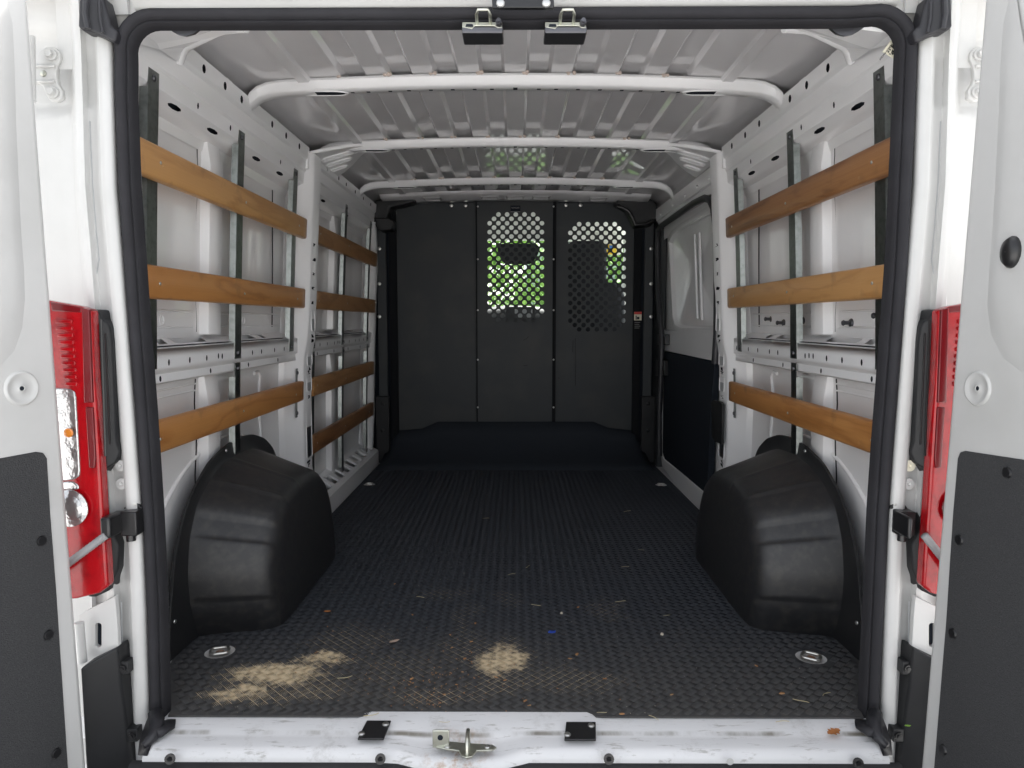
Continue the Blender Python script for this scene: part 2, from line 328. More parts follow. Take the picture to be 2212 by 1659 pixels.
    def build(s, name, m, parent=None, smooth=35, bevel=0.0, seg=2, solid=0.0, sub=0, keep_normals=False, off=None):
        me = bpy.data.meshes.new(name); o = root_offset(parent) if off is None else Vector(off)
        me.from_pydata([tuple(v - o) for v in s.v], [], s.f)
        if not keep_normals:
            b = bmesh.new(); b.from_mesh(me); bmesh.ops.remove_doubles(b, verts=b.verts, dist=1e-5); bmesh.ops.recalc_face_normals(b, faces=b.faces); b.to_mesh(me); b.free()
        if smooth:
            me.polygons.foreach_set('use_smooth', [True] * len(me.polygons))
            if smooth < 180: me.set_sharp_from_angle(angle=R(smooth))
        me.materials.append(M[m] if isinstance(m, str) else m)
        ob = bpy.data.objects.new(name, me); COL.objects.link(ob); ob.parent = parent
        if off is not None: ob.location = Vector(off) - root_offset(parent)
        if solid: md = ob.modifiers.new('thickness', 'SOLIDIFY'); md.thickness = solid; md.offset = 0
        if sub: md = ob.modifiers.new('smooth', 'SUBSURF'); md.levels = md.render_levels = sub
        if bevel: md = ob.modifiers.new('bevel', 'BEVEL'); md.width = bevel; md.segments = seg; md.limit_method = 'ANGLE'; md.angle_limit = R(40)
        return ob
def thing(name, loc, label, cat, group=None):
    o = bpy.data.objects.new(name, None); COL.objects.link(o); o.location = loc; o.empty_display_size = .05
    return tag(o, label, cat, group)
def tag(o, label=None, cat=None, group=None, kind=None):
    if label: o['label'] = label
    if cat: o['category'] = cat
    if group: o['group'] = group
    if kind: o['kind'] = kind
    return o
def inst(me, name, parent, loc, rot=None, scale=1):
    o = bpy.data.objects.new(name, me); COL.objects.link(o); o.parent = parent
    o.location = Vector(loc) - root_offset(parent)
    if rot is not None: o.rotation_euler = rot
    o.scale = (scale, scale, scale) if not hasattr(scale, '__len__') else scale
    return o
def ring(c, r, n=10, ry=None, rot=0):
    ry = r if ry is None else ry
    return [(c[0] + r * math.cos(2 * math.pi * k / n + rot), c[1] + ry * math.sin(2 * math.pi * k / n + rot)) for k in range(n)]
def rrect(x0, x1, y0, y1, r, n=4):
    out = []
    for cx, cy, a in ((x1 - r, y1 - r, 0), (x0 + r, y1 - r, 90), (x0 + r, y0 + r, 180), (x1 - r, y0 + r, 270)):
        out += [(cx + r * math.cos(R(a + 90 * k / n)), cy + r * math.sin(R(a + 90 * k / n))) for k in range(n + 1)]
    return out
def dome_mesh(name, m, r, h, n=10):        # screw head pointing along +Z, shared by many screws
    b = MB().dome((0, 0, 0), (0, 0, 1), r, h, n); ob = b.build(name, m); me = ob.data; bpy.data.objects.remove(ob); return me
def face_rot(d): return Vector(d).to_track_quat('Z', 'Y').to_euler()
SCREW = dome_mesh('screw', 'screw', .006, .003)
SCREW_D = dome_mesh('dark_screw', 'bolt', .0065, .004)

# ================================================================== THE SETTING
g = MB().poly([(-400, -400, -.55), (400, -400, -.55), (400, 400, -.55), (-400, 400, -.55)]).build('ground', 'ground', smooth=0)
tag(g, kind='structure')

# ================================================================== THE VAN
van = thing('cargo_van', (0, 3.0, -.55), 'white cargo van seen through its open rear doors into an empty load space', 'van')
exec_parts = []
# ---- floor pan and outer shell
MB().box(-1.0, 1.0, 1.56, 4.62, -.06, -.008).build('floor_pan', 'paint_in', van)

def skin(y0, y1, z0, z1, s, name, off=.085, wave=True):
    rows = []
    ys = np.linspace(y0, y1, max(6, int((y1 - y0) / .035))); zs = np.linspace(z0, z1, 14)
    for z in zs:
        rows.append([Vector((s * (Xp(z) + off + (.0035 * math.sin(y * 23) * math.exp(-((z - 1.1) / .35) ** 2) if wave else 0)), y, z)) for y in ys])
    return MB().loft(rows).build(name, 'paint_in', van, smooth=60, solid=.002)
for s in (-1, 1):
    skin(1.58, 3.10, -.06, .76, s, 'lower_side_panel', wave=False)
    skin(1.58, 3.10, .76, 1.50, s, 'upper_side_panel')
skin(3.10, 4.60, -.06, .76, -1, 'lower_side_panel', wave=False)
skin(3.10, 4.60, .76, 1.50, -1, 'upper_side_panel')
# outer body skin, closing the cavities behind the rails
for s in (-1, 1):
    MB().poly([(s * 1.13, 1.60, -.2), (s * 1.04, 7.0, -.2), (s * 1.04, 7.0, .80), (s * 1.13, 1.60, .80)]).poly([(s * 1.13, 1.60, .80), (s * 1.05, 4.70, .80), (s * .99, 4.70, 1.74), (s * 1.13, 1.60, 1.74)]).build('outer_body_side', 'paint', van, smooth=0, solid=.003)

# ---- roof sheet with pressed ribs
def zroof(x):
    a = abs(x)
    return 1.675 - .026 * (a / .83) ** 2 if a < .83 else float(np.interp(a, [.83, .86, .885, .90, .93], [1.649, 1.642, 1.628, 1.607, 1.602]))
def rib(x):
    a = abs(x)
    for c in (.072, .216, .360, .504):
        t = abs(a - c)
        if t < .030: return .016
        if t < .040: return .016 * (.040 - t) / .010
    t = abs(a - .665)
    if t < .016: return -.010
    if t < .024: return -.010 * (.024 - t) / .008
    return 0.0
xs = sorted(set([-.93, -.90, -.885, -.87, -.86, -.845, -.83, -.80, -.77, -.74, -.72, 0] + [sg * (c + d) for c in (.072, .216, .360, .504) for d in (-.041, -.0395, -.0305, -.0295, .0295, .0305, .0395, .041) for sg in (-1, 1)]
        + [sg * (.665 + d) for d in (-.025, -.0235, -.0165, .0165, .0235, .025) for sg in (-1, 1)] + [.93, .90, .885, .87, .86, .845, .83, .80, .77, .74, .72, -1.14, 1.14]))
ys = sorted(set([1.50, 1.56] + [y + d for y in (2.33, 3.09, 3.93) for d in (-.12, -.085, -.06, -.045, -.03, 0, .03, .045, .06, .085, .12)] + list(np.arange(1.62, 5.35, .12))))
def flat(y):     # the ribs fade out above each bow and at the header
    return 1.0
MB().loft([[Vector((x, y, zroof(x) + rib(x))) for x in xs] for y in ys]).build('roof_panel', 'roof', van, smooth=25, solid=.0015)
# ---- roof bows
def bow(y0, y1, name, hgt=.031):
    def prof(x):
        a = abs(x); drop = float(np.interp(a, [0, .74, .78, .81, .83, .845, .852], [0, 0, .004, .015, .032, .055, .085]))
        zt, zb = zroof(min(a, .8)) - .003 - drop, zroof(min(a, .8)) - .003 - hgt - drop * .72
        return [Vector((x, y0 - .012, zt)), Vector((x, y0 + .000, zt - .003)), Vector((x, y0 + .008, zb + .004)), Vector((x, y0 + .012, zb)), Vector((x, y1 - .012, zb)), Vector((x, y1 - .008, zb + .004)), Vector((x, y1, zt - .003)), Vector((x, y1 + .012, zt))]
    X = np.concatenate([[-.852, -.848, -.84, -.83, -.82, -.81, -.795, -.78, -.76, -.74], np.linspace(-.70, .70, 29), [.74, .76, .78, .795, .81, .82, .83, .84, .848, .852]])
    b = MB().loft([prof(float(x)) for x in X]).build(name, 'paint_in', van, smooth=50)
    # slots and holes painted as flat black patches for their inner shade, slots rimmed
    zc = lambda x: zroof(min(abs(x), .8)) - .003 - hgt
    m = MB()
    for x in (-.62, .62): 
        m.loft([[Vector((x + q[0], (y0 + y1) / 2 + q[1] * .45, zc(x) - .0006 - dz)) for q in rrect(-.085 * k, .085 * k, -.046 * k, .046 * k, .040 * k)] for k, dz in ((1.06, -.001), (1.02, .0022), (.93, .0022), (.90, 0))], closed_u=True)
    if hgt > .03: m.build_each('slot_rim', 'paint_in', b)
    h = MB()
    for x in (-.62, .62):
        h.poly([(x + q[0], (y0 + y1) / 2 + q[1] * .45, zc(x) - .0008) for q in rrect(-.078, .078, -.040, .040, .036)])
    for x in (-.52, -.47, -.40, -.34, -.27, -.2, -.13, -.075, .075, .13, .2, .27, .34, .40, .47, .52):
        h.poly([(x + q[0], (y0 + y1) / 2 + .008 + q[1], zc(x) - .0008) for q in ((-.006, -.006), (.006, -.006), (.006, .006), (-.006, .006))])
    h.poly([(q[0], (y0 + y1) / 2 + .004 + q[1], zc(0) - .0008) for q in ((-.007, -.012), (.007, -.012), (.007, .012), (-.007, .012))])
    h.build_each('hole', 'black', b, smooth=0)
    # sealant dabs where the ribs meet the bow
    for k in range(-4, 4):
        d = MB()
        x = .072 + .144 * k + random.uniform(-.004, .004) - .040
        for e in range(3):
            d.dome((x + random.uniform(-.012, .012), y0 - .012 + random.uniform(-.004, .003), zroof(x) - .001), (0, -.6, -1), random.uniform(.004, .008), random.uniform(.004, .007), 8)
        d.build('sealant_dab', 'sealant', b)
    return b
bow(2.30, 2.37, 'roof_bow'); b2 = bow(3.065, 3.125, 'roof_bow'); bow(3.90, 3.955, 'roof_bow')
# gussets that tie the middle bow to the pillars, with pressed slots
for s in (-1, 1):
    def gf(u, v, s=s):      # u along x (0.58..0.85), v along y
        return Vector((s * u, v, 1.642 - .06 * max(0, (u - .60) / .25) ** 1.5))
    out = [(.60, 3.10), (.66, 3.055), (.72, 3.025), (.80, 2.99), (.855, 2.97), (.855, 3.44), (.80, 3.40), (.74, 3.32), (.68, 3.21), (.63, 3.14)]
    hs = [rrect(.69, .83, 3.095, 3.14, .02), rrect(.725, .835, 3.19, 3.23, .018), rrect(.765, .84, 3.285, 3.32, .016)]
    MB().holed(out, [[q for q in h] for h in hs], gf, (0, 0, .01)).build('roof_gusset', 'paint_in', van, smooth=30, bevel=.002)
    m = MB()
    for h in hs: m.tube([gf(*q) + Vector((0, 0, -.002)) for q in h], .004, 6, closed=True)
    m.build_each('slot_bead', 'paint_in', van)
# ---- header panel in front (over the partition) with pressed pockets
hd = MB()
hd.loft([[Vector((x, y, zroof(x) - d)) for x in np.linspace(-.80, .80, 25)] for y, d in ((4.26, .004), (4.29, .022), (4.42, .030), (4.46, .034))])
hd = hd.build('front_header', 'roof', van, smooth=50, solid=.002)
m = MB()
for x in (-.50, -.155, 0, .155, .50):
    m.loft([[Vector((x + q[0], 4.36 + q[1], zroof(x) - .0275 - dz)) for q in rrect(-.05 * k, .05 * k, -.05 * k, .05 * k, .008)] for k, dz in ((1.1, 0), (1.0, .005), (.9, .005), (.8, -.006), (.05, -.006))], closed_u=True)
m.build_each('pressed_pocket', 'roof', hd)
# ---- cant rails with holes
CR = [(1.612, .846), (1.605, .838), (1.56, .842), (1.553, .849), (1.51, .853), (1.503, .858), (1.462, .8625), (1.435, .897), (1.428, .918), (1.40, .925)]
def cr_a(z):
    zz = [p[0] for p in CR][::-1]; aa = [p[1] for p in CR][::-1]; return float(np.interp(z, zz, aa))
def cant_rail(s, y0, y1, name, holes_u, holes_l):
    b = MB()
    for k in range(len(CR) - 1):
        z1, z0 = CR[k][0], CR[k + 1][0]
        hs = [h for h in holes_u + holes_l if z0 < sum(q[1] for q in h) / len(h) < z1]
        fn = lambda y, z: Vector((s * cr_a(z), y, z))
        if hs: b.holed([(y0, z0), (y1, z0), (y1, z1), (y0, z1)], hs, fn)
        else:
            yy = np.linspace(y0, y1, 12); b.loft([[fn(y, z) for y in yy] for z in (z0, z1)])
    o = b.build(name, 'paint_in', van, smooth=20)
    MB().loft([[Vector((s * (cr_a(z) + .016), y, z + .012)) for y in (y0, y1)] for z in (1.60, 1.56, 1.50, 1.462, 1.436)]).build('rail_cavity', 'black', o)  # black sheet standing for the shade behind the rail holes
    t = MB()         # weld tabs along the upper flange
    for y in np.arange(y0 + .1, y1 - .05, .21):
        t.box(min(s * .8462, s * .862), max(s * .8462, s * .862), y, y + .04, 1.6105, 1.6135)
    t.build_each('flange_tab', 'paint_in', o)
    return o
up_h = [ring((y, 1.58), .011, 8, .012) for y in (1.84, 1.98, 2.12, 2.245, 2.33, 2.52, 2.67, 2.83)]
lo_h = [ring((y, 1.483), .006, 6, .009) for y in (1.98, 2.20, 2.66)] + [ring((y, 1.450), .036, 8, .0045) for y in (1.88, 2.11, 2.46, 2.70)]
for s in (-1, 1): cant_rail(s, 1.63, 2.96, 'cant_rail', up_h, lo_h)
up_f = [ring((y, 1.58), .011, 8, .010) for y in (3.25, 3.45, 3.6, 3.8, 4.0, 4.2)]
cant_rail(-1, 3.02, 4.45, 'cant_rail', up_f, [ring((y, 1.450), .035, 8, .0045) for y in (3.3, 3.75)])
# ---- belt rails (ledge, face, holes)
def belt(s, y0, y1, name):
    L0, L1, L2, L3, L4 = .868, .842, .832, .752, .742
    f0 = lambda z: Xp(z) + .022
    b = MB()
    # sloping shelf with oblong openings
    hs = []
    for (a0, a1) in ((y0 + .28, y0 + .47), (y0 + .70, y0 + .87)): hs.append([(a0, .908), (a1, .908), (a1 + .055, .955), (a0 + .055, .955)])
    for (a0, a1) in ((y0 + .19, y0 + .235), (y0 + .93, y0 + .97)): hs.append([(a0, .908), (a1, .908), (a1 + .055, .952), (a0 + .055, .952)])
    hs = [h for h in hs if max(q[0] for q in h) < y1 - .03]
    shelf = lambda y, a: Vector((s * a, y, float(np.interp(a, [f0(.83), .915, .965, .98], [.836, .845, .856, .868]))))
    b.holed([(y0, f0(.83) + .006), (y1, f0(.83) + .006), (y1, .975), (y0, .975)], hs, shelf)
    fh = []
    for y in np.arange(y0 + .10, y1 - .05, .115): fh.append(ring((float(y) + random.uniform(-.02, .02), .795), .0055, 8, .009))
    fh += [ring((y0 + .52, .797), .005, 8, .009), ring((y0 + .55, .797), .005, 8, .009)]
    fh = [h for i, h in enumerate(fh) if all(abs(h[0][0] - k[0][0]) > .02 for k in fh[:i])]
    face = lambda y, z: Vector((s * (f0(z) + (.006 if z < .772 else 0) + (.006 if z > .8345 else 0)), y, z))
    b.holed([(y0, .773), (y1, .773), (y1, .832), (y0, .832)], fh, face)
    b.loft([[face(y, z) for y in np.linspace(y0, y1, 8)] for z in (.832, .835)])
    b.loft([[Vector((s * a, y, z)) for y in np.linspace(y0, y1, 8)] for a, z in ((f0(.773), .773), (f0(.77) + .007, .767))])
    b.holed([(y0, .742), (y1, .742), (y1, .767), (y0, .767)], [ring((y, .755), .006, 8, .008) for y in np.arange(y0 + .18, y1 - .1, .3)], lambda y, z: Vector((s * (f0(.77) + .007), y, z)))
    b.loft([[Vector((s * a, y, z)) for y in np.linspace(y0, y1, 8)] for a, z in ((f0(.77) + .007, .742), (.98, .738))])
    o = b.build(name, 'paint_in', van, smooth=25)
    MB().loft([[Vector((s * a, y, z)) for y in (y0 + .01, y1 - .01)] for a, z in ((.97, .838), (.905, .826), (.905, .745))]).build('rail_cavity', 'black', o)  # black sheet again, so the belt rail openings look shaded inside
    return o
for s in (-1, 1): belt(s, 1.62, 2.95, 'belt_rail')
belt(-1, 3.06, 4.46, 'belt_rail')
# rubber plugs above the right-hand belt rail, open dimples on the left
m = MB()
# ---- hat-section posts on the side panels
def post(s, y0, y1, z0, z1, d=.032):
    rows = []
    for z in np.linspace(z0, z1, 9):
        a = Xp(z) + .086; k = 1.0
        if z1 - z < .04: k = .55
        rows.append([Vector((s * (a - dd * k), y, z)) for y, dd in ((y0 - .022, 0), (y0 - .012, .003), (y0 - .004, d * .9), (y0 + .004, d), (y1 - .004, d), (y1 + .004, d * .9), (y1 + .016, .004), (y1 + .034, 0))])
    o = MB().loft(rows).build('side_post', 'paint_in', van, smooth=30)
    h = MB()
    for k, z in enumerate(np.linspace(z0 + .12, z1 - .1, 4)):
        a = Xp(z) + .086 - .018
        h.poly([(s * (a + q[0] * .35), y1 + .0125 + q[0] * .28 + .001, z + q[1]) for q in rrect(-.010, .010, -.035, .035, .009)])
    h.build_each('post_slot', 'black', o, smooth=0)
    return o
for s in (-1, 1):
    post(s, 2.155, 2.235, .862, 1.435); post(s, 2.155, 2.235, .10, .735)
post(-1, 3.62, 3.72, .862, 1.435); post(-1, 3.62, 3.72, .04, .735)
# seam beads on the skin (pressed edges and sealant wires)
for s in (-1, 1):
    m = MB()
    m.tube([Vector((s * (Xp(z) + .083), 2.12 + .006 * math.sin(z * 30), z)) for z in np.linspace(.87, 1.42, 14)], .0022, 6)
    m.tube([Vector((s * (Xp(z) + .083), 2.12 + .006 * math.sin(z * 26), z)) for z in np.linspace(.40, .73, 10)], .0022, 6)
    m.tube([Vector((s * (Xp(z) + .083), 2.76 + .03 * math.cos((z - .9) * 3), z)) for z in np.linspace(.88, 1.42, 14)], .0022, 6)
    m.build_each('panel_seam', 'rubber', van)
    m = MB()
    m.tube([Vector((s * (Xp(z) + .082), 2.66 + .012 * math.sin(z * 18), z)) for z in np.linspace(.30, .70, 14)] + [Vector((s * (Xp(.71) + .082), 2.64, .715)), Vector((s * (Xp(.71) + .082), 2.60, .71))], .006, 8)
    for z in (.885, .93, 1.412): m.tube([Vector((s * (Xp(z) + .083), y, z)) for y in (1.66, 2.1)], .003, 6).tube([Vector((s * (Xp(z) + .083), y, z)) for y in (2.28, 2.86)], .003, 6)
    for z in (.715, .695): m.tube([Vector((s * (Xp(z) + .083), y, z)) for y in (1.66, 2.12)], .003, 6)
    # outline of the wheel arch pressed into the side panel
    m.tube([Vector((s * (Xp(.2) + .080), 2.32 + .60 * math.cos(R(a)), .02 + .50 * math.sin(R(a)))) for a in range(40, 176, 6)], .007, 8)
    m.build_each('pressed_bead', 'paint_in', van, smooth=60)
for y in (2.54, 2.66, 2.36, 2.03, 1.86):       # dark plugs only on the right-hand panel
    z = .905 + random.uniform(-.01, .012); b = MB(); X = Xp(z) + .085
    b.dome((X, y, z), (-1, 0, 0), .013, .006, 12).cyl((X - .004, y, z), (X - .022, y, z), .006, 8).dome((X - .022, y, z), (-1, 0, 0), .008, .006, 8)
    b.build('rubber_plug', 'bolt', van)
for y in (2.50, 2.10, 1.92):
    z = .905; X = -(Xp(z) + .0845); b = MB().loft([[Vector((X + dx, y + q[0], z + q[1])) for q in ring((0, 0), rr, 14)] for rr, dx in ((.015, 0), (.014, .002), (.011, .002), (.010, -.001))], closed_u=True)
    b.build('dimple', 'paint_in', van)

# ---- C pillars (between the bays) with slots and holes
def cpillar(s, y0, y1, zt=1.585, full=True):
    def ed(z, near):      # y of near and far edges by height, x by height
        n = float(np.interp(z, [0, .30, .55, .80, 1.0, 1.30, 1.50, 1.6], [.02, .015, -.01, -.005, .02, .03, .03, .02])); return y0 + n if near else y1 + n * .5
    zz = np.linspace(-.005, zt, 24); rows = []
    for z in zz:
        a = Xp(z) - .012 + (.012 if .80 > z > .25 else 0); n, f = ed(z, 1), ed(z, 0)
        rows.append([Vector((s * aa, yy, z)) for aa, yy in ((a + .105, n - .075), (a + .066, n - .060), (a + .058, n - .054), (a + .010, n - .008), (a + .003, n - .001), (a, n + .007), (a, f - .006), (a + .004, f), (a + .05, f + .003), (a + .10, f + .01))])
    o = MB().loft(rows).build('pillar', 'paint_in', van, smooth=30)
    cy = (y0 + y1) / 2 + .005
    for (zc, hh, wy) in ((.745, .028, .032), (.635, .028, .032), (.905, .042, .024), (.44, .12, .036), (.14, .07, .032)):
        a = Xp(zc) - .012 + (.012 if .80 > zc > .25 else 0)
        MB().loft([[Vector((s * (a + .0005 + dx), cy + .006 + q[0], zc + q[1])) for q in rrect(-wy * k, wy * k, -hh - (k - 1) * wy, hh + (k - 1) * wy, .012)] for k, dx in ((1.18, 0), (1.12, -.003), (1.02, -.003), (1.0, .0005), (.99, .012))], closed_u=True).build('slot_flange', 'paint_in', o)
        MB().poly([(s * (a - .0003), cy + .006 + q[0], zc + q[1]) for q in rrect(-wy, wy, -hh, hh, .012)]).build('slot', 'greypl' if zc > .5 else 'bolt', o)
    h = MB()
    for z in (1.22, 1.10, 1.04, .98, .84, .82, .70, .685, .58, .30, .285, 1.16):
        a = Xp(z) - .0125 + (.012 if .80 > z > .25 else 0)
        h.poly([(s * a, cy + random.uniform(-.02, .025) + q[0], z + q[1]) for q in rrect(-.006, .006, -.007, .007, .003)])
    h.build_each('hole', 'black', o, smooth=0)
    return o
pl = cpillar(-1, 2.95, 3.065); pr_ = cpillar(1, 2.95, 3.065)
# capped head of each pillar
for s in (-1, 1):
    MB().prism([(s * .842, 2.945, 1.52), (s * .842, 3.005, 1.515), (s * .838, 3.005, 1.592), (s * .838, 2.945, 1.592)], (s * .03, 0, 0)).build('pillar_cap', 'paint_in', van, bevel=.004)
# ---- forward pillar on the left, and the step ladder pressing along the floor
rows = []
for z in np.linspace(0, 1.5, 12):
    a = Xp(z); y = 4.46 + float(np.interp(z, [0, .3, 1.3, 1.5], [-.08, 0, .0, -.10]))
    rows.append([Vector((-(a + d), y + e, z)) for d, e in ((.10, -.05), (.03, -.035), (.012, -.02), (.006, .0), (.006, .03), (.03, .06), (.1, .06))])
MB().loft(rows).build('pillar', 'paint_in', van, smooth=45)
lad = MB(); lad.holed([(3.14, -.975), (4.46, -.975), (4.46, -.872), (4.40, -.868), (3.14, -.868)], [rrect(y, y + .085, -.950, -.893, .012) for y in np.arange(3.19, 4.33, .135)], lambda y, x: Vector((x, y, .085 + (x + .868) * -.55 if x < -.868 else .085)), (0, 0, -.012))
lad.box(-.872, -.866, 3.14, 4.44, -.005, .086)
lad.build('step_ladder', 'paint_in', van, smooth=20, bevel=.003)
MB().box(-.97, -.875, 3.12, 4.46, -.006, .03).build('ladder_tray', 'bolt', van)

# ---- rear corner inner panels (D pillars seen from inside)
for s in (-1, 1):
    rows = []
    for z in np.linspace(-.02, 1.60, 16):
        a = Xp(z)
        rows.append([Vector((s * aa, yy, z)) for aa, yy in ((.822, 1.565), (.826, 1.60), (min(a + .0, .86), 1.63), (a + .022, 1.66), (a + .07, 1.675), (a + .09, 1.70))])
    MB().loft(rows).build('rear_pillar_liner', 'paint_in', van, smooth=45)
    P = [D3(MX(q[0], s), q[1], q[2]) for q in ((296, 92, 1.62), (300, 70, 1.60), (317, 48, 1.59), (540, 40, 1.59), (532, 62, 1.66), (485, 65, 1.69), (470, 70, 1.70), (404, 101, 1.81), (396, 112, 1.83), (388, 135, 1.85), (345, 105, 1.72))]
    MB().poly(P).build('roof_corner_gusset', 'paint_in', van, smooth=0, solid=.004)
    MB().tube(P[4:10], .010, 8).tube([p + Vector((-.028 * -s * 0, -.03, .0)) for p in P[5:9]], .004, 8).build('gusset_bead', 'paint_in', van, smooth=60)
    Q = [D3(MX(q[0], s), q[1], 1.588) for q in ((350, 44), (352, 54), (372, 68), (384, 75), (400, 78), (418, 73), (430, 63), (436, 54), (437, 44))]
    MB().prism(Q, (0, .010, .002)).build('corner_grommet', 'bolt', van, smooth=30)  # dark cap standing in for the shade of an oval recess
# rear header, inner lip under the roof
MB().loft([[Vector((x, y, z + .012 * (1 - (x / .8) ** 2) * k)) for x in np.linspace(-.86, .86, 21)] for y, z, k in ((1.555, 1.545, 0), (1.575, 1.552, 0), (1.60, 1.575, .3), (1.64, 1.605, .6), (1.66, 1.625, 1), (1.67, 1.68, 1))]).build('rear_header', 'paint_in', van, smooth=50)

# ---- weatherstrip round the opening
def seal_path():
    L = [(-.822, -.035), (-.819, .12), (-.816, .26), (-.817, .474), (-.822, .705), (-.828, .88), (-.832, 1.043), (-.836, 1.194), (-.8345, 1.387), (-.831, 1.455)]
    c, r = (-.765, 1.474), .066
    arcL = [(c[0] + r * math.cos(R(a)), c[1] + r * math.sin(R(a))) for a in range(175, 88, -12)]
    top = [(x, 1.540 + .001 * (x + .7)) for x in np.linspace(-.70, .70, 15)]
    c2 = (.762, 1.478)
    arcR = [(c2[0] + .068 * math.cos(R(a)), c2[1] + .068 * math.sin(R(a))) for a in range(88, 2, -12)]
    Rr = [(.8295, 1.455), (.8305, 1.289), (.830, 1.042), (.825, .85), (.818, .636), (.8145, .476), (.8145, .263), (.814, .12), (.814, -.035)]
    return L + arcL + top + arcR + Rr
SP = [Vector((a, 0, b)) for a, b in seal_path()]
prof = [(-.019, .012), (-.020, .0), (-.017, -.010), (-.010, -.016), (-.002, -.016), (.004, -.010), (.006, -.002), (.0075, -.004), (.012, -.006), (.015, -.001), (.016, .010), (.016, .03)]
rows = []
for k, p in enumerate(SP):
    t = (SP[min(k + 1, len(SP) - 1)] - SP[max(k - 1, 0)]).normalized(); n = Vector((t.z, 0, -t.x))    # inward
    rows.append([Vector((p.x, 1.56 + d, p.z)) + n * (e * .92) for e, d in prof])
seal = MB().loft(rows).build('weatherstrip', 'rubber', van, smooth=60)
# moulded rubber feet where the weatherstrip meets the sill
for s in (-1, 1):
    P = [D3(MX(q[0], s), q[1], q[2]) for q in ((334, 1560, 1.545), (362, 1556, 1.545), (380, 1556, 1.53), (378, 1570, 1.50), (352, 1590, 1.475), (322, 1602, 1.46), (316, 1632, 1.44), (300, 1632, 1.45), (304, 1598, 1.49), (318, 1560, 1.54), (328, 1535, 1.555))]
    c = D3(MX(338, s), 1578, 1.478)
    b = MB()
    for k in range(len(P)): b.poly([P[k], P[(k + 1) % len(P)], c])
    b.build('seal_foot', 'rubber_d', van, smooth=120, solid=.006)
    b = MB().tube([D3(MX(q[0], s), q[1], q[2]) for q in ((336, 1540, 1.53), (339, 1572, 1.50), (330, 1592, 1.47), (310, 1612, 1.45))], [.016, .017, .012, .008], 10)
    b.build('seal_foot', 'rubber_d', van, smooth=120)

# ---- door jambs (D pillars outside)
def xso(y):     # outer edge of the weatherstrip, left side, by image row
    return float(np.interp(y, [-100, 100, 200, 400, 553, 886, 1106, 1306, 1569, 1700], [238, 249, 252, 258, 271, 297, 313, 322, 330, 334]))
ROWS = [-90, 40, 66, 78, 92, 110, 140, 224, 234, 246, 262, 400, 500, 553, 600, 640, 690, 960, 1000, 1060, 1150, 1240, 1255, 1300, 1385, 1400, 1500, 1650]
def jamb(s):
    rows = []
    for y in ROWS:
        e = xso(y); pocket = .016 if 85 < y < 238 else (.012 if y in (78, 1000) else 0)
        low = 1 if y > 980 else 0
        mid = .008 if 120 < y < 230 else (.006 if 1250 < y < 1390 else 0)
        cols = [(0, 1.575), (3, 1.566), (10, 1.549), (18, 1.543), (36, 1.538), (40, 1.543), (45, 1.558 + mid), (62, 1.560 + mid), (67, 1.556), (74, 1.540), (86, 1.540), (90, 1.546), (95, 1.574 + pocket * .6), (100, 1.592 + pocket), (130, 1.598 + pocket), (180, 1.606 + pocket), (260, 1.63), (330, 1.66)]
        rows.append([D3(MX(e - o, s), y, d) for o, d in cols])
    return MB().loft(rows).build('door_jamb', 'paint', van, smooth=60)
for s in (-1, 1):
    jm = jamb(s)
    # sealer line, spot welds and dimples on the jamb
    m = MB().tube([D3(MX(x, s), y, 1.5585) for x, y in ((194, 262), (200, 400), (208, 500), (214, 560), (206, 610), (196, 640))], .0011, 6)
    m.tube([D3(MX(x, s), y, 1.546) for x, y in ((262, 1300), (264, 1400), (268, 1420), (276, 1510), (290, 1600))], .0014, 6)
    m.build_each('sealer_line', 'greypl', jm)
    for (x, y) in ((262, 1006), (264, 1045)):
        c = D3(MX(x, s), y, 1.548)
        MB().loft([[Vector((c.x + q[0], c.y + dy, c.z + q[1])) for q in ring((0, 0), rr, 16)] for rr, dy in ((.013, 0), (.0125, -.003), (.0045, -.004), (.0035, -.002), (.0005, -.001))], closed_u=True).build('plug', 'paper' if s > 0 and y < 1030 else 'paint', jm)
    for k in range(9):
        c = D3(MX(164 + (k % 2) * 3 + k * 4, s), 270 + k * 36, 1.552); MB().dome(c, (0, -1, 0), .0035, .0012, 8).build('spot_weld', 'paint', jm)

# ---- black rubber rain-gutter corners at the roof
for s in (-1, 1):
    Q = [(170, -10), (168, 55), (173, 64), (192, 66), (212, 74), (232, 84), (248, 92), (254, 68), (247, 60), (238, 56), (231, 24), (222, -10)]
    P = [D3(MX(x, s), y, 1.50 + .03 * (x - 168) / 86) for x, y in Q]
    o = MB().prism(P, (0, .04, 0)).build('gutter_corner', 'rubber_d', van, bevel=.005, seg=3)
    MB().tube([D3(MX(x, s), y, 1.497) for x, y in ((186, -10), (184, 30), (190, 62))], .006, 8).tube([D3(MX(x, s), y, 1.505) for x, y in ((214, -10), (216, 40), (222, 70))], .004, 8).build('moulded_rib', 'rubber_d', o)
for s in (-1, 1):
    arc = [(s * (.765 + .075 * math.cos(R(a))), 1.476 + .072 * math.sin(R(a))) for a in range(-10, 101, 10)]
    MB().poly([(x, 1.574, z) for x, z in arc + [(s * .70, 1.552), (s * .70, 1.74), (s * .98, 1.74), (s * .98, 1.44), (s * .842, 1.44)]]).build('header_corner', 'paint', van, smooth=0)
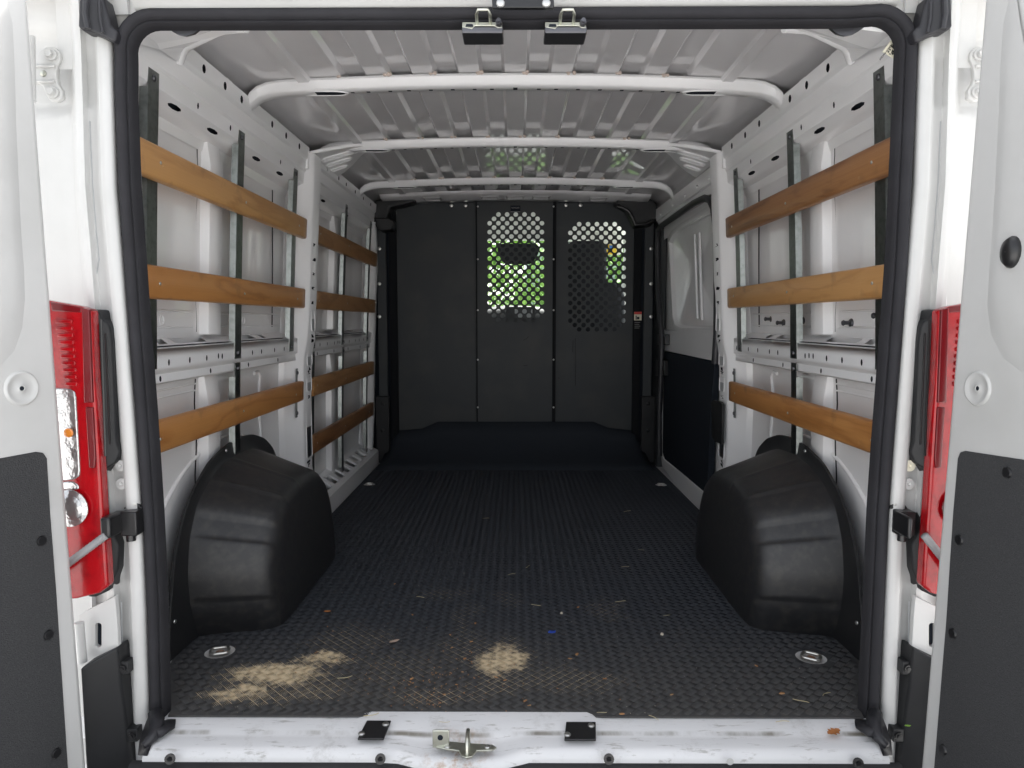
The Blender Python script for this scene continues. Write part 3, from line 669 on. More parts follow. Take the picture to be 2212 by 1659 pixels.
# ---- outer rear header with black latch plate
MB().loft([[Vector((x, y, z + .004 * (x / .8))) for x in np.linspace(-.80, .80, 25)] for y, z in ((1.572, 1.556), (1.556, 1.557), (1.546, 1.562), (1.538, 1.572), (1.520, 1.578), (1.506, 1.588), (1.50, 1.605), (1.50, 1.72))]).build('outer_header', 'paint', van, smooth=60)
P = [D3(x, y, 1.492) for x, y in ((1063, -12), (1197, -12), (1197, 17), (1063, 17))]
lp = MB().prism(P, (0, .012, 0)).build('latch_plate', 'plastic_g', van, bevel=.002)
for x in (1081, 1180): inst(SCREW, 'screw', lp, D3(x, 7, 1.491), face_rot((0, -1, 0)), 1.5)

# ---- door strikers hanging from the header
for x0, x1 in ((998, 1087), (1176, 1267)):
    b = MB(); y = 1.545
    A, B = D3(x0, 78, y), D3(x1, 78, y); T = D3(x0, 51, y)
    st = MB().box(A.x, B.x, 1.535, 1.60, A.z + .002, A.z + .016).build('striker', 'bolt', van, bevel=.003, seg=3)
    MB().prism([(A.x + .001, 1.534, A.z + .014), (A.x + .022, 1.534, A.z + .010), (A.x + .027, 1.534, A.z + .016), (B.x - .018, 1.534, A.z + .016), (B.x - .012, 1.534, A.z + .012), (B.x - .002, 1.534, A.z + .012), (B.x - .002, 1.540, T.z + .001), (A.x + .001, 1.540, T.z + .001)], (0, .008, 0)).build('zinc_plate', 'zinc', st, bevel=.001)
    MB().poly([(A.x + .008 + q[0], 1.5325, A.z + .0135 + q[1]) for q in ((0, 0), (.017, 0), (.015, .006), (.002, .006))]).build('latch_window', 'black', st)
    cx = A.x + .046
    MB().tube([(cx - .014, 1.545, T.z - .004), (cx - .014, 1.515, T.z + .006), (cx - .010, 1.505, T.z + .011), (cx + .010, 1.505, T.z + .011), (cx + .014, 1.515, T.z + .006), (cx + .014, 1.545, T.z - .004)], .0034, 8).build('loop', 'zinc', st, smooth=70)
    MB().cyl((B.x - .009, 1.536, A.z + .020), (B.x - .009, 1.522, A.z + .021), .0068, 6).cyl((B.x - .009, 1.522, A.z + .021), (B.x - .009, 1.516, A.z + .0215), .0045, 8).build('bolt', 'bolt', st)

# ---- sill
def sill_y(x):     # the front lip bows out round the latch pocket
    return 0
rows = []
Xs = sorted(set(list(np.linspace(-.80, .80, 33)) + [-.36, -.345, -.33, -.24, -.20, -.17, -.03, 0, .03, .165, .18]))
for x in Xs:
    bump = float(np.interp(x, [-.26, -.20, -.02, .02], [0, 1, 1, 0])); mid = float(np.interp(x, [-.36, -.34, .17, .19], [0, 1, 1, 0]))
    rows.append([Vector((x, yy, zz)) for yy, zz in ((1.60, -.009), (1.560 + .012 * mid, -.008), (1.552 + .0125 * mid, -.002 + .006 * mid), (1.545 + .010 * mid, -.0035 + .006 * mid), (1.508, -.006 - .004 * bump), (1.500, -.0115 - .004 * bump), (1.488 - .004 * bump, -.013 - .012 * bump), (1.462 - .012 * bump, -.016 - .012 * bump), (1.449 - .014 * bump, -.022 - .010 * bump), (1.443 - .015 * bump, -.034 - .008 * bump), (1.446 - .015 * bump, -.075))])
sill = MB().loft(rows).build('rear_sill', 'sillpaint2', van, smooth=60)
for (a, b_) in (((768, 1590), (845, 1557)), ((1215, 1592), (1287, 1560))):
    P0, P1 = Z3(a[0], a[1], .006), Z3(b_[0], b_[1], .006)
    o = MB().prism([(P0.x + .004, P0.y, -.004), (P1.x - .006, P0.y, -.004), (P1.x, P1.y, .003), (P0.x + .012, P1.y, .003)], (0, 0, .0045)).build('wear_plate', 'plastic_g', sill, bevel=.0015)
    for fx, fy in ((.15, .25), (.85, .75)): inst(SCREW, 'screw', sill, (P0.x + (P1.x - P0.x) * fx, P0.y + (P1.y - P0.y) * fy, .0065 if False else (.0068 if fy > .5 else .0028)), None, 1.3)
c = Z3(955, 1600, .0)
st = MB().prism([Vector((c.x + a, c.y + b_, -.012)) for a, b_ in ((-.012, -.01), (-.012, .015), (.055, .005), (.108, .000), (.118, -.010), (.108, -.020), (.075, -.022), (.068, -.042), (.055, -.046), (.044, -.040), (.038, -.022), (.01, -.016))], (0, 0, .004)).build('floor_striker', 'zinc', sill, bevel=.001)
MB().tube([(c.x + .056, c.y - .034, -.012), (c.x + .056, c.y - .034, .012), (c.x + .056, c.y - .026, .020), (c.x + .056, c.y + .004, .022), (c.x + .056, c.y + .010, .016), (c.x + .056, c.y + .010, -.012)], .0045, 8).build('striker_loop', 'zinc', sill, smooth=70)
MB().box(c.x - .020, c.x + .016, c.y - .008, c.y - .003, -.012, .028).build('striker_tab', 'zinc', sill, bevel=.002)
MB().dome((c.x - .003, c.y - .0085, .012), (0, -1, 0), .006, .002, 10).build('tab_hole', 'black', sill)
for dx in (.012, .098): inst(SCREW, 'screw', sill, (c.x + dx, c.y - .009, -.008), None, 1.2)
# black strip and bumper top below the sill
rows = []
for x in Xs:
    bump = float(np.interp(x, [-.26, -.20, -.02, .02], [0, 1, 1, 0]))
    rows.append([Vector((x * 1.03, yy, zz)) for yy, zz in ((1.448 - .015 * bump, -.040 - .006 * bump), (1.436 - .015 * bump, -.042 - .006 * bump), (1.428 - .010 * bump, -.048), (1.426 - .004 * bump, -.066), (1.418, -.072))])
strip = MB().loft(rows).build('bumper_strip', 'plastic', van, smooth=50)
for x in (368, 822, 1315, 1853):
    p = D3(x, 1639 if x < 1800 else 1648, 1.426); MB().cyl(p, p + Vector((0, -.004, .001)), .011, 16).cyl(p + Vector((0, -.004, .001)), p + Vector((0, -.005, .001)), .006, 6).build('clip', 'plastic_g', strip)
p = D3(1577, 1645, 1.4255); MB().cyl(p, p + Vector((0, -.001, 0)), .0075, 14).build('strip_hole', 'paint', strip)
MB().loft([[Vector((x, yy, zz)) for x in np.linspace(-.95, .95, 9)] for yy, zz in ((1.44, -.071), (1.36, -.074), (1.20, -.078), (1.17, -.09), (1.16, -.30))]).build('bumper', 'plastic', van, smooth=50)

# ---- lower corner trims, brackets and hinges
for s in (-1, 1):
    Q = [(173, 1443), (180, 1441), (253, 1399), (258, 1432), (262, 1480), (268, 1520), (280, 1606), (289, 1670), (186, 1670)]
    P = [D3(MX(x, s), y, 1.47 + .05 * (x - 173) / 100) for x, y in Q]
    lt = MB().prism(P, (0, .05, 0)).build('corner_trim', 'plastic', van, bevel=.006, seg=3)
    for (x, y) in ((268, 1441), (288, 1586)):
        c = D3(MX(x, s), y, 1.525)
        MB().box(c.x - .012, c.x + .012, c.y - .006, c.y + .02, c.z - .015, c.z + .015).build('clip_tab', 'plastic', lt, bevel=.002)
        MB().cyl(c + Vector((0, -.006, 0)), c + Vector((0, -.010, 0)), .009, 14).cyl(c + Vector((0, -.010, 0)), c + Vector((0, -.012, 0)), .005, 6).build('clip', 'plastic_g', lt)
    # white bracket with an oblong hole
    Q = [(170, 1330), (182, 1322), (248, 1288), (252, 1330), (256, 1396), (250, 1402), (192, 1440), (172, 1440)]
    f = lambda x, y, s=s: D3(MX(x, s), y, 1.530 - .012 * (y - 1290) / 150)
    br = MB().holed(Q, [rrect(205, 219, 1346, 1398, 6)], f, (0, .012, 0)).build('corner_bracket', 'paint', van, smooth=30, bevel=.001)
    P = [f(x, y) + Vector((0, .011, 0)) for x, y in rrect(203, 221, 1343, 1401, 6)]; MB().poly(P).build('bracket_hole', 'black', br)
    # hinge: upper
    hb = MB()
    Q = [(68, 168), (72, 140), (82, 112), (98, 101), (116, 100), (128, 112), (130, 128), (122, 146), (121, 165), (124, 180), (134, 196), (134, 212), (122, 220), (106, 216), (98, 202), (92, 186), (82, 180), (40, 178), (40, 150)]
    P = [D3(MX(x, s), y, 1.566) for x, y in Q]
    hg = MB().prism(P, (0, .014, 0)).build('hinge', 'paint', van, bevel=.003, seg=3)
    for (x, y) in ((112, 119), (116, 200)):
        c = D3(MX(x, s), y, 1.566); bb = MB().cyl(c, c + Vector((0, -.006, 0)), .0125, 20).cyl(c + Vector((0, -.006, 0)), c + Vector((0, -.015, 0)), .0085, 6, .008)
        bb.build('hinge_bolt', 'paint', hg, bevel=.001)
    c = D3(MX(94, s), 159, 1.566); MB().dome(c, (0, -1, 0), .007, .004, 12).build('hinge_rivet', 'zinc', hg)
    for yy in (143, 176): MB().tube([D3(MX(x, s), yy, 1.564) for x in (60, 119)], .0035, 8).build('hinge_rib', 'paint', hg, smooth=70)
    p0, p1 = D3(MX(67, s), 78, 1.535), D3(MX(69, s), 220, 1.535); MB().cyl(p0, p1, .008, 12).build('hinge_barrel', 'paint', hg, smooth=60)
    # lower hinge, half hidden
    p0, p1 = D3(MX(171, s), 1345, 1.50), D3(MX(178, s), 1430, 1.50); MB().cyl(p0, p1, .010, 12).build('hinge_barrel', 'paint', hg, smooth=60)
    # black tail-lamp side cover and lamp
    Q = [(190, 668), (205, 668), (214, 676), (220, 690), (231, 696), (238, 708), (243, 740), (252, 953), (259, 974), (256, 986), (249, 1000), (236, 1008), (222, 1016), (214, 1030), (222, 1110), (258, 1177), (255, 1230), (240, 1262), (236, 1276), (206, 1290), (190, 1290)]
    P = [D3(MX(x, s), y, 1.500 + .036 * (x - 190) / 65) for x, y in Q]
    lamp = MB().prism(P, (0, .05, 0)).build('tail_light', 'plastic', van, bevel=.003)
    for (a, b_, c_, d_) in ((205, 700, 216, 1000), (228, 720, 238, 960), (218, 690, 228, 985)):
        MB().tube([D3(MX(a, s), b_, 1.5), D3(MX(c_, s), d_, 1.5)], .0022, 6).build('cover_rib', 'plastic_g', lamp, smooth=60)
    Q = [(258, 974), (262, 968), (254, 1000), (236, 1011), (232, 1004), (248, 996)]
    # lens
    def lens(Qs, d0, d1, nm, m, bev=.006):
        P = [D3(MX(x, s), y, d0 + (d1 - d0) * (x - 100) / 130) for x, y in Qs]
        return MB().prism(P, (0, .03, 0)).build(nm, m, lamp, bevel=bev, seg=3)
    lens([(60, 640), (108, 650), (172, 661), (193, 668), (197, 672), (203, 820), (216, 1020), (221, 1106), (228, 1200), (232, 1268), (214, 1282), (166, 1294), (110, 1300)], 1.492, 1.482, 'red_lens', 'redlens')
    lens([(176, 664), (192, 669), (198, 820), (200, 870), (181, 870)], 1.484, 1.478, 'dark_band', 'redlens_d', .002)
    lens([(108, 652), (176, 663), (176, 676), (112, 672)], 1.489, 1.483, 'dark_band', 'redlens_d', .002)
    lens([(184, 880), (200, 880), (206, 990), (204, 1012), (192, 1010)], 1.484, 1.478, 'dark_band', 'redlens_d', .002)
    lens([(100, 838), (150, 840), (160, 846), (163, 858), (172, 1018), (170, 1030), (160, 1036), (110, 1042)], 1.487, 1.480, 'clear_lens', 'clear', .003)
    lens([(100, 1042), (156, 1040), (166, 1046), (170, 1050), (170, 1058), (110, 1060)], 1.488, 1.482, 'clear_lens', 'clear', .003)
    c = D3(MX(148, s), 935, 1.478); MB().dome(c, (0, -1, 0), .010, .005, 14).build('bulb', 'amber', lamp)
    for rr, yy, nm, mm in ((.040, 0, 'reflector_ring', 'clear'), (.028, -.004, 'reverse_lens', 'clear')):
        c = D3(MX(150, s), 1098, 1.478 + yy); MB().dome(c, (0, -1, 0), rr, .006, 24).build(nm, mm, lamp)
    for k in range(10):      # moulded LED blocks of the stop light
        y = 690 + k * 15; a = lens([(118 + k * 2.4, y), (155 + k * 1.2, y), (155 + k * 1.2, y + 9), (118 + k * 2.4, y + 9)], 1.485, 1.481, 'stop_element', 'redlens', .002)
    # door check: black box on the jamb and ribbed grey rod to the door
    c = D3(MX(276, s), 1129, 1.525); sx = 1 if s < 0 else -1
    ck = MB().box(c.x - .012, c.x + .024, 1.515, 1.550, c.z - .028, c.z + .026).build('door_check', 'plastic_g', van, bevel=.003)
    MB().box(c.x - .030 * (1 if s < 0 else .6), c.x - .008, 1.470, 1.535, c.z - .020, c.z + .026).build('check_housing', 'plastic_g', ck, bevel=.006, seg=3)
    MB().cyl((c.x + .003, 1.53, c.z - .042), (c.x + .003, 1.53, c.z - .026), .010, 14).build('check_pin', 'plastic_g', ck)
    MB().prism([(c.x - .02, 1.545, c.z + .025), (c.x + .022, 1.545, c.z + .025), (c.x + .01, 1.545, c.z + .042), (c.x - .006, 1.545, c.z + .046)], (0, .008, 0)).build('check_flange', 'plastic_g', ck, bevel=.002)
    inst(SCREW, 'screw', ck, (c.x + .006 * sx, 1.5445, c.z + .036), face_rot((0, -1, 0)), .9)
    p0 = Vector((c.x - .018 * sx, 1.474, c.z - .012)); p1 = D3(110, 1245, 1.468) if s < 0 else D3(2060, 1236, 1.468)
    n = 34; pts, rad = [], []
    for k in range(n + 1):
        pts.append(p0.lerp(p1, k / n)); rad.append(.0088 if k % 2 else .0080)
    MB().tube(pts, rad, 10).build('check_rod', 'hose', ck, smooth=80)

# ---- rear doors, swung open beside the camera
def door(s, e0, e1, phi, depth, name):
    A, B = D3(*e0, depth), D3(*e1, depth)       # hinge-side edge, top and bottom
    up_ = (A - B).normalized()
    d = Vector((s * math.cos(R(phi)), -math.sin(R(phi)), 0)); d = (d - up_ * d.dot(up_)).normalized()
    n = d.cross(up_); n = n if n.x * s < 0 else -n     # inner face looks inboard
    P = lambda px, py, o=0.0: PL(px, py, A, n) + n * o
    A2, B2 = A + up_ * .25, B - up_ * .35
    Wd = .74
    root = MB()
    root.prism([A2, B2, B2 + d * Wd, A2 + d * Wd], -n * .045)
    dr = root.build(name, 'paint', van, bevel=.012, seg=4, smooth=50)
    return dr, P, n, d, up_
ld, PLd, nL, dL, uL = door(-1, (63, 0), (190, 1659), 69, 1.44, 'rear_door')
rd, PRd, nR, dR, uR = door(1, (2124, 0), (1986, 1659), 84, 1.44, 'rear_door')
def plate(P, pts, o0, o1, n, nm, m, par, bev=.002):
    return MB().prism([P(q[0], q[1], o0) + (q[2] if len(q) > 2 else Vector()) for q in pts], n * (o1 - o0)).build(nm, m, par, bevel=bev)
# trim boards with push clips
plate(PLd, [(0, 990, dL * .44), (0, 990), (77, 976), (92, 978), (100, 990), (107, 1106), (120, 1273), (147, 1680), (147, 1680, dL * .60)], -.002, .003, nL, 'trim_board', 'trim', ld)
plate(PRd, [(2212, 993, dR * .40), (2212, 993), (2086, 974), (2076, 977), (2071, 990), (2061, 1106), (2046, 1339), (2018, 1680), (2018, 1680, dR * .60)], -.002, .003, nR, 'trim_board', 'trim', rd)
for P, n, par, pts in ((PLd, nL, ld, ((87, 1168), (102, 1371), (119, 1626))), (PRd, nR, rd, ((2180, 1021), (2076, 1166), (2062, 1368), (2041, 1619)))):
    for x, y in pts:
        c = P(x, y, .003); MB().cyl(c, c + n * .004, .0105, 18, .009).cyl(c + n * .004, c + n * .0035, .003, 8).build('push_clip', 'plastic_g', par, bevel=.001)
# round pressed dimples with a centre hole
for P, n, par, d_, u_, q in ((PLd, nL, ld, dL, uL, (47, 839)), (PRd, nR, rd, dR, uR, (2112, 839))):
    c = P(*q, 0)
    MB().loft([[c + n * h + (d_ * math.cos(2 * math.pi * k / 32) + u_ * math.sin(2 * math.pi * k / 32)) * rr for k in range(32)] for rr, h in ((.0345, -.0002), (.032, .0035), (.029, .0040), (.025, .0010), (.0065, .0006), (.006, .0014), (.0048, .0012), (.0045, -.001))], closed_u=True).build('pressed_dimple', 'paint', par, smooth=80)
    MB().dome(c + n * .0002, n, .0045, .0006, 12).build('dimple_hole', 'black', par)
# raised frame round the window pressing
for P, n, par, pts in ((PLd, nL, ld, [(-40, 800), (0, 778), (28, 748), (44, 700), (50, 640), (48, 580), (42, 500), (36, 380), (31, 260), (28, 150), (24, 60), (8, 0), (-10, -40)]),
                       (PRd, nR, rd, [(2280, 800), (2212, 795), (2170, 765), (2145, 715), (2136, 655), (2140, 590), (2148, 480), (2154, 380), (2160, 260), (2164, 150), (2170, 60), (2185, 0), (2195, -40)])):
    outp = [P(x, y, 0) for x, y in pts]; ctr = sum(outp, Vector()) / len(outp) + (dL if par is ld else dR) * .10
    rows = [[p.lerp(ctr, k) + n * h for p in outp] for k, h in ((-.03, .0), (.02, .002), (.10, .0045), (.18, .006), (.3, .006), (.8, .006))]
    MB().loft(rows).build('window_pressing', 'paint', par, smooth=100)
c = PRd(2194, 545, 0)
MB().loft([[c + nR * h + (dR * math.cos(2 * math.pi * k / 20) * .020 + uR * math.sin(2 * math.pi * k / 20) * .029) * rr for k in range(20)] for rr, h in ((1.0, 0), (1.0, .010), (.8, .018), (.3, .021), (.02, .021))], closed_u=True).build('handle_knob', 'plastic_g', rd, smooth=70)

# ---- sliding side door on the right, closed
DX = .905
def dq(px, py, o=0): return W3(px, py, DX - o)
# upper right rail over the sliding door
rl = [(1413, 455), (1546, 352), (1560, 352), (1560, 372), (1548, 385), (1418, 478)]
fr = lambda x, y: W3(x, y, .852)
def slab(pts, X0, th, nm, m, bev=.003): return MB().prism([W3(x, y, X0) for x, y in pts], (th, 0, 0)).build(nm, m, van, bevel=bev)
hs = [[(1425 + k * 26 + a, 462 - k * 20 + b_) for a, b_ in ((0, 0), (3, -4), (4.5, 1), (1.5, 5))] for k in range(4)] + [[(1529, 386), (1534, 374), (1545, 367), (1547, 374), (1542, 384), (1533, 391)]]
MB().holed(rl, hs, fr, (.05, 0, 0)).build('door_rail', 'paint_in', van, smooth=20, bevel=.002)
slab([(1418, 477), (1548, 384), (1562, 372), (1562, 440), (1548, 420), (1534, 420), (1424, 488)], .868, .04, 'door_header', 'paint_in')
# right front: strip of side above the door, closing to the roof
MB().poly([(.90, 3.0, 1.70), (.90, 4.62, 1.70), (.91, 4.62, 1.40), (.91, 3.0, 1.40)]).build('side_strip', 'paint_in', van, smooth=0, solid=.003)
# door inner panel and its pressed window shape
pan = MB().poly([(DX + .03, 2.98, -.02), (DX + .03, 4.62, -.02), (DX + .03, 4.62, 1.50), (DX + .03, 2.98, 1.50)]).build('sliding_door', 'paint_in', van, smooth=0, solid=.004)
win = [(1448, 525), (1455, 510), (1470, 498), (1530, 462), (1546, 458), (1552, 470), (1554, 690), (1550, 706), (1470, 704), (1460, 698), (1456, 680)]
W0 = [W3(x, y, DX) for x, y in win]; cW = sum(W0, Vector()) / len(W0)
MB().loft([[cW + (p - cW) * k + Vector((dx, 0, 0)) for p in W0] for k, dx in ((1.16, 0), (1.08, -.006), (1.03, -.004), (1.0, .010), (.98, .016), (.02, .018))], closed_u=True).build('window_panel', 'paint_in', pan, smooth=40)
for a in (1503, 1513): MB().tube([W3(a - 2, 495 + abs(a - 1509) * 2, DX + .004), W3(a + 1, 600, DX + .002), W3(a + 4, 700 - abs(a - 1509) * 2, DX + .004)], .006, 8).build('stiffener', 'paint_in', pan, smooth=70)
MB().prism([W3(x, y, DX - .004) for x, y in ((1433, 712), (1552, 716), (1550, 782), (1434, 758))], (.03, 0, 0)).build('belt_panel', 'paint_in', pan, bevel=.006, smooth=40)
MB().prism([W3(x, y, DX - .010) for x, y in ((1435, 760), (1544, 781), (1534, 900), (1528, 1068), (1520, 1066), (1468, 1018), (1436, 992), (1431, 978))], (.03, 0, 0)).build('lower_trim_board', 'black', pan, bevel=.003)
MB().tube([W3(x, y, DX - .012) for x, y in ((1434, 759), (1431, 860), (1430, 975), (1434, 992), (1466, 1018), (1520, 1064))], .005, 8).build('trim_edge', 'paint_in', pan, smooth=70)
MB().prism([W3(x, y, .890) for x, y in ((1428, 985), (1434, 994), (1468, 1021), (1530, 1076), (1530, 1105), (1500, 1100), (1430, 1008))], (.03, 0, 0)).build('step_edge', 'paint_in', van, bevel=.004)
MB().tube([W3(x, y, .866) for x, y in ((1545, 785), (1549, 720), (1550, 640), (1549, 560), (1547, 490), (1542, 450), (1534, 432), (1522, 428), (1500, 438), (1460, 466), (1430, 487), (1422, 498), (1420, 540), (1423, 640), (1430, 730), (1428, 800), (1424, 900), (1424, 985))], .017, 8).build('door_seal', 'rubber_d', van, smooth=80)
MB().prism([W3(x, y, .862) for x, y in ((1536, 868), (1541, 864), (1556, 868), (1560, 874), (1558, 960), (1545, 955), (1538, 945))], (.012, 0, 0)).build('pillar_cover', 'plastic', van, bevel=.003)
for (a, b_, c_, d_) in ((1420, 722, 1436, 745), (1416, 778, 1434, 812)):
    MB().prism([W3(x, y, .87) for x, y in ((a, b_), (c_, b_), (c_, d_), (a, d_))], (.03, 0, 0)).build('door_latch_box', 'plastic_g', van, bevel=.004)
# right front pillar strip beside the partition
MB().box(.885, .93, 4.40, 4.62, -.02, 1.58).build('pillar', 'partition', van, bevel=.01)

# ---- cab, seen through the perforations
MB().loft([[Vector((x, y, z - .03 * (x / .9) ** 2)) for x in np.linspace(-.92, .92, 9)] for y, z in ((4.62, 1.68), (5.1, 1.655), (5.4, 1.60), (5.55, 1.54), (5.62, 1.535))]).build('headliner', 'headliner', van, smooth=60, solid=.01)
MB().loft([[Vector((x, y, z)) for x in np.linspace(-.95, .95, 9)] for y, z in ((4.6, 1.735), (5.3, 1.72), (5.6, 1.60))]).build('cab_roof', 'paint', van, smooth=60, solid=.004)
MB().loft([[Vector((x, y - .12 * (x / .9) ** 2, z)) for x in np.linspace(-.90, .90, 13)] for y, z in ((5.62, 1.55), (6.35, .98))]).build('windshield', 'glass', van, smooth=60)
for s in (-1, 1):
    MB().tube([(s * .88, 5.45, 1.58), (s * .95, 6.2, .95)], .05, 10).build('windshield_pillar', 'headliner', van, smooth=60)
    MB().box(min(s * .93, s * .97), max(s * .93, s * .97), 4.62, 4.80, -.3, 1.66).build('cab_pillar', 'headliner', van)
    MB().box(min(s * .95, s * .99), max(s * .95, s * .99), 4.80, 6.3, -.3, .80).build('cab_door', 'headliner', van)
    MB().poly([(s * .955, 4.8, .80), (s * .965, 6.15, .80), (s * .90, 5.45, 1.58), (s * .90, 4.8, 1.62)]).build('side_window', 'glass', van, smooth=0)
MB().loft([[Vector((x, y, z + .03 * math.exp(-(x / .3) ** 2))) for x in np.linspace(-.95, .95, 17)] for y, z in ((5.62, .40), (5.64, .80), (5.68, .96), (5.78, 1.0), (6.30, .985))]).build('dashboard', 'dash', van, smooth=60)
o = MB().prism([D3(x, y, 5.60) for x, y in ((1092, 662), (1156, 662), (1160, 700), (1088, 700))], (0, .10, 0)).build('centre_stack', 'dash', van, bevel=.01)
MB().prism([D3(x, y, 5.595) for x, y in ((1112, 668), (1150, 668), (1150, 686), (1112, 686))], (0, .01, 0)).build('stack_panel', 'greypl', o, bevel=.002)
mm = MB().prism([D3(x, y, 5.45) for x, y in ((1074, 532), (1082, 526), (1157, 526), (1165, 532), (1163, 548), (1152, 566), (1144, 570), (1094, 570), (1086, 566), (1076, 548))], (0, .04, 0)).build('interior_mirror', 'seat', van, bevel=.008, seg=3)
MB().prism([D3(x, y, 5.35) for x, y in ((1272, 505), (1345, 505), (1346, 545), (1338, 552), (1280, 552), (1272, 545))], (0, .02, .02)).build('sun_visor', 'headliner', van, bevel=.006)
v = bpy.data.objects['sun_visor']
MB().prism([D3(x, y, 5.34) for x, y in ((1296, 528), (1332, 528), (1332, 550), (1296, 550))], (0, .004, 0)).build('visor_label', 'yellow', v)
MB().prism([D3(x, y, 5.335) for x, y in ((1298, 534), (1306, 528), (1312, 538), (1302, 541))], (0, .004, 0)).prism([D3(x, y, 5.335) for x, y in ((1316, 530), (1330, 530), (1326, 537), (1318, 538))], (0, .004, 0)).build('visor_label', 'blue', v)
# hood
MB().loft([[Vector((x, y, z - .04 * (x / .9) ** 2)) for x in np.linspace(-.9, .9, 9)] for y, z in ((6.30, .96), (6.7, .84), (7.0, .66), (7.02, .1))]).build('hood', 'paint', van, smooth=60)

# ================================================================== SEATS
def seat(x):
    z0 = 1.47
    t = thing('cab_seat', (x, 5.15, -.1), '', 'seat')
    MB().loft([[Vector((x + q[0] * k, 5.30 - (z - .5) * .16 + q[1], z)) for q in rrect(-.285, .285, -.06, .06, .05)] for z, k in ((.42, .9), (.5, 1.0), (.85, 1.02), (1.08, 1.0), (1.14, .93), (1.18, .75))], closed_u=True, cap=True).build('backrest', 'seat', t, smooth=60)
    MB().loft([[Vector((x + q[0] * k, 5.19 + q[1], z)) for q in rrect(-.150, .150, -.05, .05, .045)] for z, k in ((1.10, .85), (1.15, 1.0), (1.40, 1.0), (1.45, .92), (1.475, .7))], closed_u=True, cap=True).build('headrest', 'seat', t, smooth=60)
    for dx in (-.06, .06): MB().cyl((x + dx, 5.19, 1.14), (x + dx, 5.19, 1.24), .008, 8).build('headrest_post', 'steel', t)
    MB().box(x - .27, x + .27, 5.22, 5.66, .30, .48).build('cushion', 'seat', t, bevel=.04, seg=3)
    MB().box(x - .24, x + .24, 5.25, 5.6, -.1, .31).build('seat_base', 'dash', t, bevel=.02)
    return t
s1 = seat(.51); s1['label'] = 'black cloth passenger seat with headrest behind the right perforated grille'
MB().box(-.95, .95, 4.63, 6.3, -.16, -.10).build('cab_floor', 'dash', van)

# ================================================================== PARTITION
PY = 4.55
part = thing('steel_partition', (0, PY, 0), 'dark grey steel partition with two perforated grilles closing the load space', 'partition')
def pq(px, py, y=PY): return D3(px, py, y)
def holes_grid(x0, x1, y0, y1, nx, ny, r, c):
    """staggered rows of round holes with chamfered corners, in image pixels on the partition plane"""
    out = []; dx = (x1 - x0) / (nx - 1); dy = (y1 - y0) / (ny - 1)
    for j in range(ny):
        odd = j % 2; cut = max(0, c - min(j, ny - 1 - j))
        n = nx - odd
        for i in range(n):
            xx = x0 + dx * (i + .5 * odd)
            if xx - x0 < cut * dx * .5 - 1e-6 or x1 - xx < cut * dx * .5 - 1e-6: continue
            out.append((xx, y0 + dy * j))
    return out
def panel(pts, holes, nm, m='partition', y=PY):
    f = lambda a, b_: pq(a, b_, y)
    return MB().holed(pts, [ring(h, 5.1, 12) for h in holes], f, (0, .003, 0)).build(nm, m, part, smooth=0)
# measured: centre grille 7 wide x 25 rows, right grille 7 wide x 24 rows
HC = holes_grid(1057.8, 1170.6, 463.2, 691.5, 7, 25, 5.1, 2)
HR = holes_grid(1232.0, 1347.0, 484.2, 711.5, 7, 25, 5.1, 2)
panel([(1031, 424), (1196, 424), (1196, 930), (1031, 930)], HC, 'centre_panel')
panel([(1190, 428), (1372, 432), (1372, 940), (1190, 940)], HR, 'side_panel', y=PY + .004)
panel([(856, 432), (1037, 428), (1037, 940), (856, 940)], [], 'side_panel', y=PY + .004)
for x in (1030, 1197):    # folded stiffening flange beside each joint
    p0, p1 = pq(x - 2.2, 428), pq(x + 2.2, 935); MB().box(min(p0.x, p1.x), max(p0.x, p1.x), PY - .012, PY + .002, p1.z, p0.z).build('joint_post', 'partition_d', part)
for x in (1026, 1201.5, 1205): p0, p1 = pq(x - .7, 430), pq(x + .7, 935); MB().box(p0.x, p1.x, PY - .006, PY + .002, p1.z, p0.z).build('fold', 'partition', part)
for s in (-1, 1):
    for (a, b_, dy, nm, m) in ((838, 862, -.02, 'corner_post', 'partition_d'), (812, 840, -.06, 'wing_panel', 'partition')):
        q0, q1 = pq(MX(a, s), 430, PY + dy), pq(MX(b_, s), 962, PY + dy)
        q2 = pq(MX(a, s), 860 if nm == 'wing_panel' else 962, PY + dy)
        MB().box(min(q0.x, q1.x), max(q0.x, q1.x), PY + dy, PY + dy + .02, q2.z, q0.z).build(nm, m, part, bevel=.003)
    q0, q1 = pq(MX(810, s), 856, PY - .075), pq(MX(842, s), 1000, PY - .075)
    kp = MB().box(min(q0.x, q1.x), max(q0.x, q1.x), PY - .075, PY - .04, 0, q0.z).build('corner_cover', 'plastic', part, bevel=.006)
    for y in (872, 930): c = pq(MX(826, s), y, PY - .076); MB().dome(c, (0, -1, 0), .012, .004, 12).build('cover_clip', 'plastic_g', kp)
    for y in (537, 613, 684): inst(SCREW, 'screw', part, pq(MX(819.5, s), y, PY - .062), face_rot((0, -1, 0)), 2.0)
for (x, y) in ((975, 443.5), (1006, 443.5), (1223, 443), (1254, 443)): inst(SCREW, 'screw', part, pq(x, y, PY - .002), face_rot((0, -1, 0)), 2.0)
for x in (1031, 1197):
    for y in (446, 560, 670, 777, 880): inst(SCREW, 'screw', part, pq(x + (1.2 if x < 1100 else -1.2), y, PY - .014), face_rot((0, -1, 0)), 1.0)
